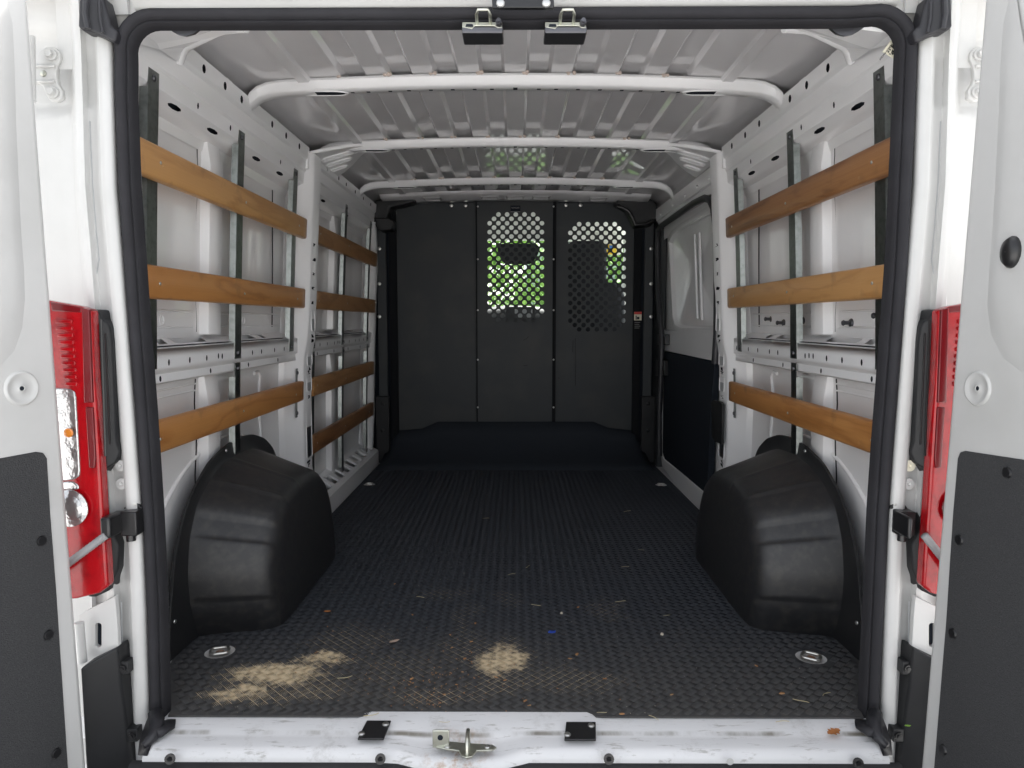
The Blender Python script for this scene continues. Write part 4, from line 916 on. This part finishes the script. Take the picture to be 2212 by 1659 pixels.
for pts in (((1130, 735), (1138, 731), (1142, 727)), ((1243, 730), (1244, 780), (1243, 833)), ((1238, 735), (1237, 760)), ((1131, 790), (1139, 789)), ((1203, 808), (1208, 818))):
    MB().tube([pq(x, y, PY - .001 if x < 1198 and x > 1030 else PY + .003) for x, y in pts], .0011, 6).build('scratch', 'partition_d', part)
# top caps under the header
for a, b_ in ((898, 1022), (1205, 1330)): q0, q1 = pq(a, 420, PY - .02), pq(b_, 436, PY - .02); MB().box(q0.x, q1.x, PY - .03, PY + .01, q1.z, q0.z).build('top_cap', 'black', part, bevel=.004)
# kick panel with a raised middle
top = [pq(x, y, PY - .012) for x, y in ((836, 958), (862, 930), (912, 926), (946, 911), (1113, 911), (1282, 911), (1312, 924), (1366, 930), (1390, 958))]
MB().loft([top] + [[Vector((p.x * (1 + .02 * k), PY - .012 - .30 * k ** 1.6, p.z * (1 - k) + .004 * k - .03 * math.sin(math.pi * k) * p.z / .2)) for p in top] for k in (.2, .4, .6, .8, 1.0)]).build('kick_panel', 'kick', part, smooth=60, solid=.003)
MB().box(-1.0, 1.0, PY + .015, PY + .03, -.02, .30).build('lower_closure', 'black', part)
for s in (-1, 1): MB().box(min(s * .76, s * .99), max(s * .76, s * .99), PY + .012, PY + .03, .30, 1.66).build('side_closure', 'black', part)
for a, b_ in ((-.80, -.245), (.245, .80)): MB().box(a, b_, PY + .012, PY + .03, 1.60, 1.70).build('top_closure', 'black', part)
# small name plate and warning sticker
p0, p1 = pq(1103, 458, PY - .002), pq(1124, 444, PY - .002)
pl_ = MB().box(p0.x, p1.x, PY - .003, PY, p0.z, p1.z).build('name_plate', 'black', part)
def text(s, size, loc, rot, m, parent, nm='lettering', ax='CENTER', ext=.0003):
    cu = bpy.data.curves.new(nm, 'FONT'); cu.body = s; cu.size = size; cu.align_x = ax; cu.align_y = 'CENTER'; cu.extrude = ext
    ob = bpy.data.objects.new(nm, cu); COL.objects.link(ob); bpy.context.view_layer.update()
    me = bpy.data.meshes.new_from_object(ob); bpy.data.objects.remove(ob); me.materials.clear(); me.materials.append(M[m])
    o = bpy.data.objects.new(nm, me); COL.objects.link(o); o.parent = parent; o.location = Vector(loc) - root_offset(parent); o.rotation_euler = rot; return o
text('RANGER', .013, pq(1113.5, 449, PY - .0045), (R(90), 0, 0), 'greyink', pl_)
MB().box(p0.x, p1.x, PY - .0045, PY - .003, p0.z, p0.z + .003).build('plate_line', 'greyink', pl_)
p0, p1 = pq(1369.5, 692, PY - .022), pq(1386, 673.5, PY - .022)
sk = MB().box(p0.x, p1.x, PY - .0235, PY - .021, p0.z, p1.z).build('warning_sticker', 'paper', part)
MB().box(p0.x, p1.x, PY - .025, PY - .0225, p1.z - .016, p1.z).build('sticker_band', 'redink', sk)
MB().box(p0.x + .018, p1.x - .014, PY - .0245, PY - .0232, p0.z + .006, p0.z + .022).box(p0.x + .010, p0.x + .016, PY - .0245, PY - .0232, p0.z + .004, p0.z + .03).build('sticker_figure', 'ink', sk)
for k in range(4): q = pq(1371, 696 + k * 4, PY - .022); MB().box(q.x, q.x + .035 - .006 * (k % 2), PY - .0225, PY - .021, q.z - .003, q.z).build('faded_print', 'greyink', sk)
# black trim blocks at the roof corners
cb = [thing('corner_duct', D3(850, 500, 4.40), 'black moulded duct cover at the roof beside the solid panel', 'trim'),
      thing('corner_duct', D3(1395, 490, 4.40), 'black moulded duct cover at the roof above the sliding door', 'trim')]
MB().prism([D3(x, y, 4.36) for x, y in ((806, 440), (812, 432), (845, 424), (890, 416), (897, 424), (896, 436), (866, 444), (842, 448), (836, 470), (828, 490), (815, 495), (806, 480))], (0, .12, 0)).build('cover', 'plastic', cb[0], bevel=.012, seg=3)
MB().prism([D3(x, y, 4.34) for x, y in ((806, 470), (838, 470), (852, 478), (846, 496), (820, 500))], (0, .10, 0)).build('lower_cover', 'plastic', cb[0], bevel=.010, seg=3)
MB().prism([D3(x, y, 4.38) for x, y in ((1330, 440), (1336, 424), (1372, 418), (1400, 424), (1420, 440), (1424, 470), (1408, 486), (1372, 490), (1366, 474), (1352, 452))], (0, .12, 0)).build('cover', 'plastic', cb[1], bevel=.012, seg=3)
MB().tube([D3(x, y, 4.34) for x, y in ((1333, 446), (1346, 449), (1358, 456), (1366, 470), (1372, 486), (1395, 484), (1412, 476))], .011, 8).build('edge_strip', 'plastic_g', cb[1], smooth=70)

# ================================================================== SLAT RACKS
def upright(s, y0, z0, z1, w, parent, lip=True):
    """folded galvanised channel: flat tongues at the ends, side walls in between"""
    b = MB(); pts = np.linspace(z0, z1, 10); t = .0025
    A = lambda z, o: s * (Xp(z) + .020 + o)
    b.loft([[Vector((A(z, 0), y0, z)), Vector((A(z, 0), y0 + w, z)), Vector((A(z, t), y0 + w, z)), Vector((A(z, t), y0, z))] for z in pts], closed_u=True, cap=True)
    if lip:
        zl = np.linspace(z0 + .035, z1 - .045, 9)
        b.loft([[Vector((A(z, .0005), y0 - .001, z)), Vector((A(z, .018), y0 - .006, z)), Vector((A(z, .018), y0 - .0035, z)), Vector((A(z, .0005), y0 + .002, z))] for z in zl], closed_u=True, cap=True)
        b.loft([[Vector((A(z, .0005), y0 + w + .001, z)), Vector((A(z, .018), y0 + w + .006, z)), Vector((A(z, .018), y0 + w + .004, z)), Vector((A(z, .0005), y0 + w - .002, z))] for z in zl], closed_u=True, cap=True)
    o = b.build('upright', 'galv', parent, smooth=20)
    for z in (z0 + .018, z1 - .018): inst(SCREW_D, 'screw', o, (A(z, -.0005), y0 + w / 2, z), face_rot((-s, 0, 0)), 1.25)
    return o
def slat(s, y0, y1, z0, z1, m, parent, screws):
    b = MB(); th = .020; e = .004
    def sec(y, k):
        A0, A1 = Xp(z0), Xp(z1); sg = random.uniform(-.0004, .0004)
        c0, c1 = z0 + e * k, z1 - e * k
        pr = [(A0 + .004, z0 + .001), (A0 + e * .3, z0 + e), (A0 + (A1 - A0) * .05, z0 + e + .002), (A1, z1 - e - .002), (A1 + .0012, z1 - e), (A1 + .004, z1 - .001), (A1 + th - .002, z1), (A0 + th - .002, z0)]
        return [Vector((s * a, y, z + sg)) for a, z in pr]
    yy = [y0, y0 + .003] + list(np.linspace(y0 + .05, y1 - .05, 8)) + [y1 - .003, y1]
    rows = [sec(y, 0) for y in yy]
    for r_ in (rows[0], rows[-1]):
        c = sum(r_, Vector()) / len(r_)
        for k in range(len(r_)): r_[k] = Vector((c.x + (r_[k].x - c.x) * .86, r_[k].y, c.z + (r_[k].z - c.z) * .93))
    zc = (z0 + z1) / 2; ctr = Vector((s * (Xp(zc) + .01), (y0 + y1) / 2, zc))
    o = MB().loft(rows, closed_u=True, cap=True).build('slat', m, parent, smooth=45, off=ctr)
    for y in screws: inst(SCREW, 'screw', o, (s * (Xp(zc) - .0002), y, zc + random.uniform(-.008, .008)), face_rot((-s, 0, 0)), .75)
    return o
ZS = [(1.238, 1.320), (.955, 1.036), (.572, .655)]
def rear_rack(s, mats, label):
    t = thing('slat_rack', (s * .88, 2.3, .5), label, 'slat rack')
    for y in (1.717, 2.263, 2.815): upright(s, y, .782, 1.495, .050, t)
    upright(s, 2.266, .40, .768, .042, t)
    upright(s, 2.905, .505, .708, .022, t, lip=False)
    for (z0, z1), m in zip(ZS, mats): slat(s, 1.60, 2.925 if s > 0 else 2.945, z0, z1, m, t, (1.742, 2.285, 2.84))
    return t
rear_rack(-1, ('wood_tan', 'wood_orange', 'wood_orange'), 'three wooden slats on galvanised uprights opposite the dark brown top slat, lightest slat on top')
rear_rack(1, ('wood_dark', 'wood_tan', 'wood_orange'), 'three wooden slats on galvanised uprights beside the sliding door, top slat dark brown')
fr_ = thing('slat_rack', (-.88, 3.75, .2), 'four wooden slats on galvanised uprights opposite the sliding door, next to the partition', 'slat rack')
for y in (3.13, 3.66, 4.27): upright(-1, y, .782, 1.495, .045, fr_)
for y in (3.13, 3.68, 4.29): upright(-1, y, .10, .768, .040, fr_)
for (z0, z1), m in zip(ZS + [(.315, .398)], ('wood_brown', 'wood_brown', 'wood_brown', 'wood_dark')): slat(-1, 3.085, 4.42, z0, z1, m, fr_, (3.15, 3.68, 4.29))
groups = 'wooden slat racks along the load space walls'
for o in COL.objects:
    if o.name.startswith('slat_rack'): o['group'] = groups

# ================================================================== FLOOR MAT
fm = thing('floor_mat', (0, 3.0, 0), 'black ribbed rubber mat covering the load floor, sandy near the sill', 'floor mat')
MZ = .002
out = [(-.795, 1.550), (-.34, 1.550), (-.325, 1.566), (.172, 1.566), (.185, 1.550), (.795, 1.550), (.80, 1.575), (.905, 1.78), (.925, 1.865), (.93, 1.95), (.93, 2.7), (.885, 2.80), (.875, 4.54), (-.862, 4.54), (-.862, 3.02), (-.90, 2.8), (-.93, 2.7), (-.93, 1.95), (-.925, 1.865), (-.905, 1.78), (-.80, 1.575)]
RINGS = [Z3(475, 1409), Z3(1752, 1421), Z3(798, 1047), Z3(1428, 1048)]
hs = [ring((p.x, p.y), .040, 18) for p in RINGS[:2]] + [ring((p.x, p.y), .032, 14) for p in RINGS[2:]]
MB().holed(out, hs, lambda a, b_: Vector((a, b_, MZ)), (0, 0, -.006)).build('mat_sheet', 'mat_base', fm, smooth=0)
# raised ribs: parquet of short bars at 45 degrees
def inside(px, py, poly):
    c = np.zeros(px.shape, bool); n = len(poly)
    for k in range(n):
        x0, y0 = poly[k]; x1, y1 = poly[(k + 1) % n]
        cond = ((y0 > py) != (y1 > py)) & (px < (x1 - x0) * (py - y0) / (y1 - y0 + 1e-12) + x0); c ^= cond
    return c
S, NB = .0200, 5
q = math.sqrt(.5); ii = np.arange(-170, 170); I, J = np.meshgrid(ii, ii, indexing='ij'); I, J = I.ravel(), J.ravel()
U, V = (I + .5) * S, (J + .5) * S
cx, cy = q * (U - V), q * (U + V) + 2.6
ok = inside(cx, cy, [(a * .985, b_ + (.012 if b_ < 1.6 else 0)) for a, b_ in out]) & (cy < 4.45)
for p in RINGS: ok &= (cx - p.x) ** 2 + (cy - p.y) ** 2 > .054 ** 2
ok &= ~((np.abs(cx) > .715) & (cy > 2.03) & (cy < 2.65))
I, J, cx, cy = I[ok], J[ok], cx[ok], cy[ok]
par = ((I + J) % 2).astype(bool)
dx = np.where(par, q, -q); dy = np.full(dx.shape, q)          # bar direction
nx_, ny_ = -dy, dx
base = []
for k in range(NB):
    o = (k - (NB - 1) / 2) * S * .96 / NB
    base.append(np.stack([cx + nx_ * o, cy + ny_ * o, dx, dy], 1))
B = np.concatenate(base); nb = len(B)
hl, hw, hh = S * .45, S * .046, .0017
V8 = np.empty((nb, 8, 3))
for k, (a, b_, zz) in enumerate(((-1, -1.35, 0), (1, -1.35, 0), (1, 1.35, 0), (-1, 1.35, 0), (-.95, -.8, 1), (.95, -.8, 1), (.95, .8, 1), (-.95, .8, 1))):
    V8[:, k, 0] = B[:, 0] + B[:, 2] * hl * a - B[:, 3] * hw * b_; V8[:, k, 1] = B[:, 1] + B[:, 3] * hl * a + B[:, 2] * hw * b_ - 3.0; V8[:, k, 2] = MZ + (hh if zz else -.0002)
F = (np.arange(nb)[:, None, None] * 8 + np.array([[4, 5, 6, 7], [0, 1, 5, 4], [1, 2, 6, 5], [2, 3, 7, 6], [3, 0, 4, 7]])[None]).reshape(-1, 4)
me = bpy.data.meshes.new('tread_ribs'); me.vertices.add(nb * 8); me.vertices.foreach_set('co', V8.astype(np.float32).ravel())
me.loops.add(F.size); me.loops.foreach_set('vertex_index', F.astype(np.int32).ravel()); me.polygons.add(len(F)); me.polygons.foreach_set('loop_start', np.arange(0, F.size, 4, dtype=np.int32)); me.update(); me.validate()
me.materials.append(M['mat_rib']); o = bpy.data.objects.new('tread_ribs', me); COL.objects.link(o); o.parent = fm; o['kind'] = 'stuff'

# ================================================================== WHEEL ARCH COVERS
def arch_cover(s, label):
    t = thing('wheel_arch_cover', (s * .82, 2.3, 0), label, 'wheel arch cover', 'wheel arch covers')
    X0 = .905
    # wall-side outline (y, z) of the body, and inboard outline
    A = [(1.955, .004), (1.915, .10), (1.905, .20), (1.925, .30), (1.975, .38), (2.06, .430), (2.17, .463), (2.30, .472), (2.42, .465), (2.53, .435), (2.62, .365), (2.68, .27), (2.72, .17), (2.735, .09), (2.74, .004)]
    Bq = [(2.015, .004), (1.995, .09), (1.995, .18), (2.02, .26), (2.07, .33), (2.15, .355), (2.24, .365), (2.33, .367), (2.42, .36), (2.51, .335), (2.58, .29), (2.63, .23), (2.66, .16), (2.675, .09), (2.685, .004)]
    # finer outline by arc length
    def fine(P, n=190):
        P = np.array(P); d = np.r_[0, np.cumsum(np.hypot(*np.diff(P, axis=0).T))]; u = np.linspace(0, d[-1], n)
        Q = np.stack([np.interp(u, d, P[:, 0]), np.interp(u, d, P[:, 1])], 1)
        for _ in range(14): Q[1:-1] = (Q[:-2] + 2 * Q[1:-1] + Q[2:]) / 4
        return Q
    fa, fb = fine(A), fine(Bq); n = len(fa); u = np.linspace(0, 1, n)
    # pressed steps across the cover
    step = np.zeros(n)
    for a, b_, h in ((.0, .085, -.008), (.215, .255, -.009), (.345, .352, .004), (.45, .457, .003)): 
        step += h * np.clip((u - a + .006) / .006, 0, 1) * np.clip((b_ + .006 - u) / .006, 0, 1)
    rows = []
    cxm = np.array([2.32, .10])
    for k in np.r_[0, .02, .10, .3, .5, .7, .82, .90, .95, .98, 1.0, 1.012, 1.016]:
        rd = float(np.interp(k, [0, .84, .92, .97, 1.0, 1.016], [0, 0, .006, .020, .055, .095]))       # rounding towards the inboard face
        kk = min(k, 1); row = []
        for j in range(n):
            p = fa[j] * (1 - kk * .80) + fb[j] * kk * .80; c = np.array([2.33, 0.0]); v = p - c; L = np.hypot(*v)
            p = c + v * (1 - rd / L + (step[j] / L if .03 < k < .97 else 0)); p[1] = max(p[1], .004)
            row.append(Vector((s * (X0 - .216 * k), p[0], p[1])))
        rows.append(row)
    b = MB().loft(rows)
    b.poly(rows[-1])
    b.build('shell', 'plastic_arch', t, smooth=50)
    # flange against the wall
    fl = [(1.80, .004), (1.812, .11), (1.85, .25), (1.90, .345), (1.975, .42), (2.09, .482), (2.22, .510), (2.34, .518), (2.45, .510), (2.56, .478), (2.65, .425), (2.71, .34), (2.75, .2), (2.77, .004)]
    fo = fine(fl)
    MB().loft([[Vector((s * x, p[0], p[1])) for p in P_] for x, P_ in ((X0 - .0, fa * .0 + fa), (X0 + .004, fa + (fo - fa) * .2), (X0 + .008, fo * .98 + fa * .02), (X0 + .012, fo), (X0 + .016, fo))]).build('flange', 'plastic', t, smooth=50)
    for p in ((1.835, .10), (2.21, .495)): 
        inst(SCREW, 'screw', t, (s * (X0 + .006), p[0], p[1]), face_rot((-s, -.2, 0)), 1.0)
    return t
arch_cover(-1, 'black plastic wheel arch cover with dusty scuffs, standing opposite the sliding door side')
arch_cover(1, 'black plastic wheel arch cover standing beside the closed sliding door')
# black clips behind the covers at the rear corners
for s in (-1, 1):
    for z, l in ((.255, .035), (.20, .045), (.15, .04)):
        MB().prism([(s * .845, 1.66, z), (s * .90, 1.70, z + .01), (s * .90, 1.70, z + .03), (s * .85, 1.66, z + l)], (0, .02, 0)).build('jack_clip', 'plastic_g', van, bevel=.004)
    MB().cyl((s * .93, 1.79, .33), (s * .925, 1.79, .33), .025, 20).cyl((s * .925, 1.79, .33), (s * .915, 1.79, .33), .012, 14).build('grommet', 'paint_in', van, bevel=.003)

# ================================================================== TIE-DOWN RINGS
def tie(p, r, label, rust, rot):
    t = thing('tie_down_ring', (p.x, p.y, -.006), label, 'tie-down ring', 'tie-down rings in the floor')
    m = MB().loft([[Vector((p.x + a, p.y + b_, z)) for a, b_ in ring((0, 0), r * k, 22)] for k, z in ((1.0, -.004), (.98, .0005), (.86, .0005), (.72, -.004), (.05, -.006))], closed_u=True)
    m.build('recess_cup', 'paint_in' if not rust else 'sillpaint', t, smooth=50)
    c = Vector((p.x, p.y, .003)); q_ = []
    for a, b_ in rrect(-r * .55, r * .55, -r * .38, r * .38, r * .25, 5):
        q_.append(c + Vector((a * math.cos(rot) - b_ * math.sin(rot), a * math.sin(rot) + b_ * math.cos(rot), .004 * (b_ / r + .4))))
    MB().tube(q_, r * .11, 8, closed=True).build('ring', 'steel', t, smooth=80)
    MB().dome((p.x, p.y, -.002), (0, 0, 1), r * .30, .006, 14).build('bolt_head', 'rust', t)
tie(RINGS[0], .041, 'rusty steel tie-down ring in the floor beside the sandy patch', True, .3)
tie(RINGS[1], .041, 'steel tie-down ring in a white cup in front of the cover beside the sliding door', True, -.6)
tie(RINGS[2], .033, 'small tie-down ring in the floor by the step ladder pressing', False, .2)
tie(RINGS[3], .033, 'small tie-down ring in the floor by the sliding door step', False, -.2)

# ================================================================== PART LABEL inside the right rear corner
lb = thing('part_label', D3(1945, 112, 1.60), 'torn cream paper label with black print by the weatherstrip corner', 'label')
P = [D3(x, y, 1.602) for x, y in ((1906, 112), (1936, 72), (1966, 90), (1950, 140))]
n_ = (P[1] - P[0]).cross(P[2] - P[0]).normalized(); n_ = n_ if n_.y < 0 else -n_
MB().poly(P).build('paper', 'paper', lb, smooth=0, solid=.0006)
ang = math.atan2(P[1].z - P[0].z, P[1].x - P[0].x)
rx = Matrix.Rotation(-ang, 3, 'Y') 
text('V2AB', .017, D3(1938, 126, 1.6005), (R(90), -R(118), 0), 'ink', lb)
text('ASSEMBLED IN MEXICO 7MM2DX', .0052, D3(1925, 98, 1.6005), (R(90), -R(-128), 0), 'ink', lb)
st_ = MB()
c = D3(1924, 112, 1.6005)
for k in range(5):
    a0, a1 = R(72 * k + 12), R(72 * k + 60)
    st_.poly([c + Vector((math.cos(a0) * .0065, 0, math.sin(a0) * .0065)), c + Vector((math.cos(a1) * .0065, 0, math.sin(a1) * .0065)), c + Vector((math.cos((a0 + a1) / 2) * .0022, 0, math.sin((a0 + a1) / 2) * .0022))])
st_.build('pentagon_mark', 'ink', lb, smooth=0)
b = MB()
for k in range(6):
    p = D3(1931 + k * 2.2, 104 - k * 2.4, 1.6005); b.obox(p, (.0011, 0, .0011), (0, .0002, 0), (-.005, 0, .004))
b.build('bar_code', 'ink', lb)

# ================================================================== DEBRIS ON THE FLOOR
def leafmesh(name, m, L, W, lobes=0, curl=.25):
    b = MB(); n = 8; c = []
    rows = []
    for i in range(n + 1):
        t = i / n; w = W * math.sin(math.pi * min(1, t * .96 + .02)) ** .8 * (1 + (.35 * math.sin(t * 22) if lobes else .08 * math.sin(t * 9)))
        rows.append([Vector((L * (t - .5), w * k, curl * W * (abs(k) ** 1.5) + .0025 + curl * .6 * L * (t - .5) ** 2)) for k in (-1, -.5, 0, .5, 1)])
    b.loft(rows); o = b.build(name, m, None, smooth=60, solid=.0006); me = o.data; bpy.data.objects.remove(o); return me
def chipmesh(name, m, L):
    b = MB(); a = L * random.uniform(.25, .5)
    b.prism([(-L / 2, -a * .4, 0), (-L * .1, -a * .6, 0), (L / 2, -a * .2, 0), (L * .38, a * .4, 0), (-L * .2, a * .55, 0)], (.0005, .0006, L * .12)); o = b.build(name, m); me = o.data; bpy.data.objects.remove(o); return me
BARZ = MZ + .0017
def place(me, name, px, py, label, cat, group=None, rot=0, z=BARZ, sc=1):
    o = bpy.data.objects.new(name, me); COL.objects.link(o); p = Z3(px, py, z); o.location = p; o.rotation_euler = (random.uniform(-.1, .1), random.uniform(-.1, .1), rot); o.scale = (sc, sc, sc)
    return tag(o, label, cat, group)
LD = leafmesh('leaf_a', 'leafdry', .022, .006); LO = leafmesh('leaf_b', 'leafdry', .034, .011, 1, .18); LP = leafmesh('leaf_c', 'leafpale', .030, .008)
place(LD, 'leaf', 707, 1323, 'orange dry leaf lying by the foot of the dusty wheel arch cover', 'leaf', rot=.2)
place(LP, 'leaf', 852, 1388, 'pale curled dry leaf lying alone on the mat', 'leaf', rot=.5)
place(LO, 'leaf', 1801, 1584, 'orange brown dry leaf lying on the white sill', 'leaf', rot=.4, z=-.004)
place(leafmesh('leaf_d', 'greenleaf', .014, .004, 1), 'leaf', 1961, 1571, 'tiny green leaf caught on the black corner trim', 'leaf', z=.03)
place(LO, 'leaf', 800, 1655, 'brown dry leaf lying on the black bumper top', 'leaf', rot=.8, z=-.066, sc=.9)
bb = MB().prism([(-.011, -.003, 0), (.0, -.006, 0), (.010, -.002, 0), (.012, .004, 0), (.002, .002, 0), (-.006, .006, 0)], (0, 0, .004)).build('blue_fragment', 'bluebit', smooth=0); p = Z3(1192, 1366, BARZ); bb.location = p
tag(bb, 'small blue plastic fragment lying on the black mat', 'plastic fragment')
pb = MB().dome((0, 0, 0), (0, 0, 1), .004, .005, 8).build('white_pebble', 'crumb'); pb.location = Z3(1213, 1325, BARZ); tag(pb, 'small white pebble on the mat behind the blue fragment', 'pebble')
pb2 = MB().dome((0, 0, 0), (0, 0, 1), .005, .006, 8).build('white_pebble', 'crumb'); pb2.location = Z3(1430, 1371, BARZ); tag(pb2, 'white pebble on the mat towards the cover by the sliding door', 'pebble')
# straws and wood chips: countable ones as things of a group
STR = []
for k in range(5):
    b = MB(); pts = [Vector((x, .004 * math.sin(x * 90 + k), .0018)) for x in np.linspace(-.02, .02, 6)]; b.tube(pts, .0009, 5); o = b.build('straw', 'straw', smooth=60); STR.append(o.data); bpy.data.objects.remove(o)
straws = [(1158, 1308, -.5), (1385, 1188, -.3), (1350, 1225, .2), (908, 1290, -.2), (745, 1464, .6), (1140, 1225, 1.0), (1105, 1241, .5), (1412, 1551, -.6), (1300, 1540, .3), (960, 1560, .1), (1340, 1300, .1), (1355, 1105, .3), (1050, 1120, 0), (1440, 1330, .7), (802, 1545, .4), (1730, 1515, -.6), (1690, 1560, .1), (1785, 1500, .7)]
for i, (x, y, r_) in enumerate(straws):
    place(STR[i % 5], 'straw', x, y, 'thin pale straw lying loose on the black mat', 'straw', 'loose straws on the mat', r_, sc=random.uniform(.55, 1.0))
CH = [chipmesh('chip', 'chip', .012) for _ in range(5)]
chips = [(853, 1262), (890, 1330), (1025, 1345), (1018, 1387), (978, 1400), (974, 1372), (1004, 1425), (1073, 1462), (985, 1480), (890, 1465), (1308, 1466), (1345, 1542), (1230, 1422), (1135, 1514), (1143, 1525), (1000, 1450), (1245, 1415), (1250, 1310), (960, 1500), (1090, 1470), (1026, 1463), (1450, 1500), (1870, 1440), (1690, 1500), (1634, 1440)]
for x, y in chips:
    place(random.choice(CH), 'wood_chip', x + random.uniform(-2, 2), y + random.uniform(-2, 2), 'small orange brown wood chip lying loose on the black mat', 'wood chip', 'loose wood chips on the mat', random.uniform(0, 6.3), sc=random.uniform(.6, 1.15))
# crumbs too many to count
def crumbs(name, m, n, spots, smin, smax, label):
    b = MB()
    for _ in range(n):
        (px, py), (sx, sy) = random.choice(spots); x, y = random.gauss(px, sx), random.gauss(py, sy)
        p = Z3(x, min(max(y, 1010), 1562), BARZ - .001)
        if abs(p.x) > .78 and p.y < 1.9 or (abs(p.x) > .68 and 1.9 < p.y < 2.8) or abs(p.x) > .85 or p.y < 1.56: continue
        L = random.uniform(smin, smax); a = random.uniform(0, 6.3); ca, sa = math.cos(a), math.sin(a)
        q_ = [Vector((p.x + (u * ca - v_ * sa) * L, p.y + (u * sa + v_ * ca) * L, p.z + w * L)) for u, v_, w in ((-.5, -.3, 0), (.5, -.2, .05), (.3, .35, 0), (-.1, .0, .4))]
        for f in ((0, 1, 3), (1, 2, 3), (2, 0, 3), (0, 2, 1)): b.poly([q_[k] for k in f])
    o = b.build(name, m, None, smooth=0); tag(o, label, 'crumbs', kind='stuff'); return o
crumbs('wood_crumbs', 'chip', 260, [((930, 1505), (45, 14)), ((960, 1470), (70, 30)), ((790, 1440), (120, 50)), ((1120, 1480), (160, 40))], .002, .0065, 'scatter of orange wood crumbs on the mat')
crumbs('pale_crumbs', 'crumb', 900, [((1113, 1400), (260, 90)), ((1250, 1300), (220, 110)), ((900, 1300), (200, 90)), ((1113, 1150), (240, 90)), ((1500, 1480), (170, 50))], .0012, .0032, 'fine pale grit scattered over the mat')
crumbs('sand_grains', 'straw', 700, [((600, 1460), (70, 22)), ((1085, 1420), (50, 28)), ((690, 1430), (50, 22)), ((540, 1500), (45, 18))], .001, .0028, 'pale sand grains in the sandy patches of the mat')

# ================================================================== OUTSIDE, through the windshield
def tree(x, y, h, r, label, seed):
    rg = np.random.default_rng(seed); t = thing('leafy_tree', (x, y, -.55), label, 'tree')
    MB().tube([(x, y, -.55), (x + .1, y, h * .3), (x - .05, y + .1, h * .6)], [.16, .12, .05], 8).build('trunk', 'bark', t, smooth=60)
    n = 5200; c = rg.normal(size=(n, 3)); c /= np.linalg.norm(c, axis=1)[:, None]; rad = rg.uniform(.35, 1, n) ** .5
    lump = 1 + .25 * np.sin(c[:, 0] * 5 + seed) * np.sin(c[:, 2] * 4) 
    P_ = c * (rad * lump)[:, None] * np.array([r, r, h * .48]) + np.array([0, 0, h * .42])
    b = MB()
    for p in P_:
        a = rg.uniform(0, 6.3); t_ = rg.normal(size=3); t_ /= np.linalg.norm(t_); u_ = np.cross(t_, rg.normal(size=3)); u_ /= np.linalg.norm(u_); L = rg.uniform(.05, .11)
        o = Vector((x, y, 0)) + Vector(p); b.poly([o - Vector(t_) * L, o + Vector(u_) * L * .5, o + Vector(t_) * L, o - Vector(u_) * L * .5])
    b.build('crown', 'leaf', t, smooth=0, keep_normals=True); return t
tree(-.9, 13.5, 3.6, 1.9, 'bright green leafy tree seen through the centre grille', 3)
tree(2.6, 14.5, 3.4, 1.5, 'green leafy tree seen beside the passenger headrest', 5)
bk = MB().loft([[Vector((x, y, z + .08 * math.sin(x * 1.7 + y))) for x in np.linspace(-9, 9, 25)] for y, z in ((11, -.56), (13, .2), (16, .55), (19, .6), (19.5, -.6))]).build('grass_bank', 'grass', smooth=80); tag(bk, kind='structure')
hs_ = thing('house', (3.2, 22, .0), 'grey blue sided house glimpsed beyond the tree through the centre grille', 'house')
MB().box(.35, 7.0, 21, 27, -.56, 3.2).build('wall', 'siding', hs_)
for k in range(17): MB().box(.34, 7.01, 20.965 + (0), 21.0, -.4 + k * .2, -.4 + k * .2 + .17).build('siding_board', 'siding', hs_)
MB().prism([(.0, 20.7, 3.2), (7.3, 20.7, 3.2), (7.3, 24, 5.0), (0, 24, 5.0)], (0, 0, .12)).prism([(.0, 27.3, 3.2), (7.3, 27.3, 3.2), (7.3, 24, 5.0), (0, 24, 5.0)], (0, 0, .12)).build('roof', 'shingle', hs_)
for x in (1.1, 3.4, 5.2):
    w = MB().box(x, x + .9, 20.93, 20.99, 1.2, 2.4).build('window', 'paint', hs_); MB().box(x + .08, x + .82, 20.915, 20.935, 1.28, 2.32).build('pane', 'dash', w)
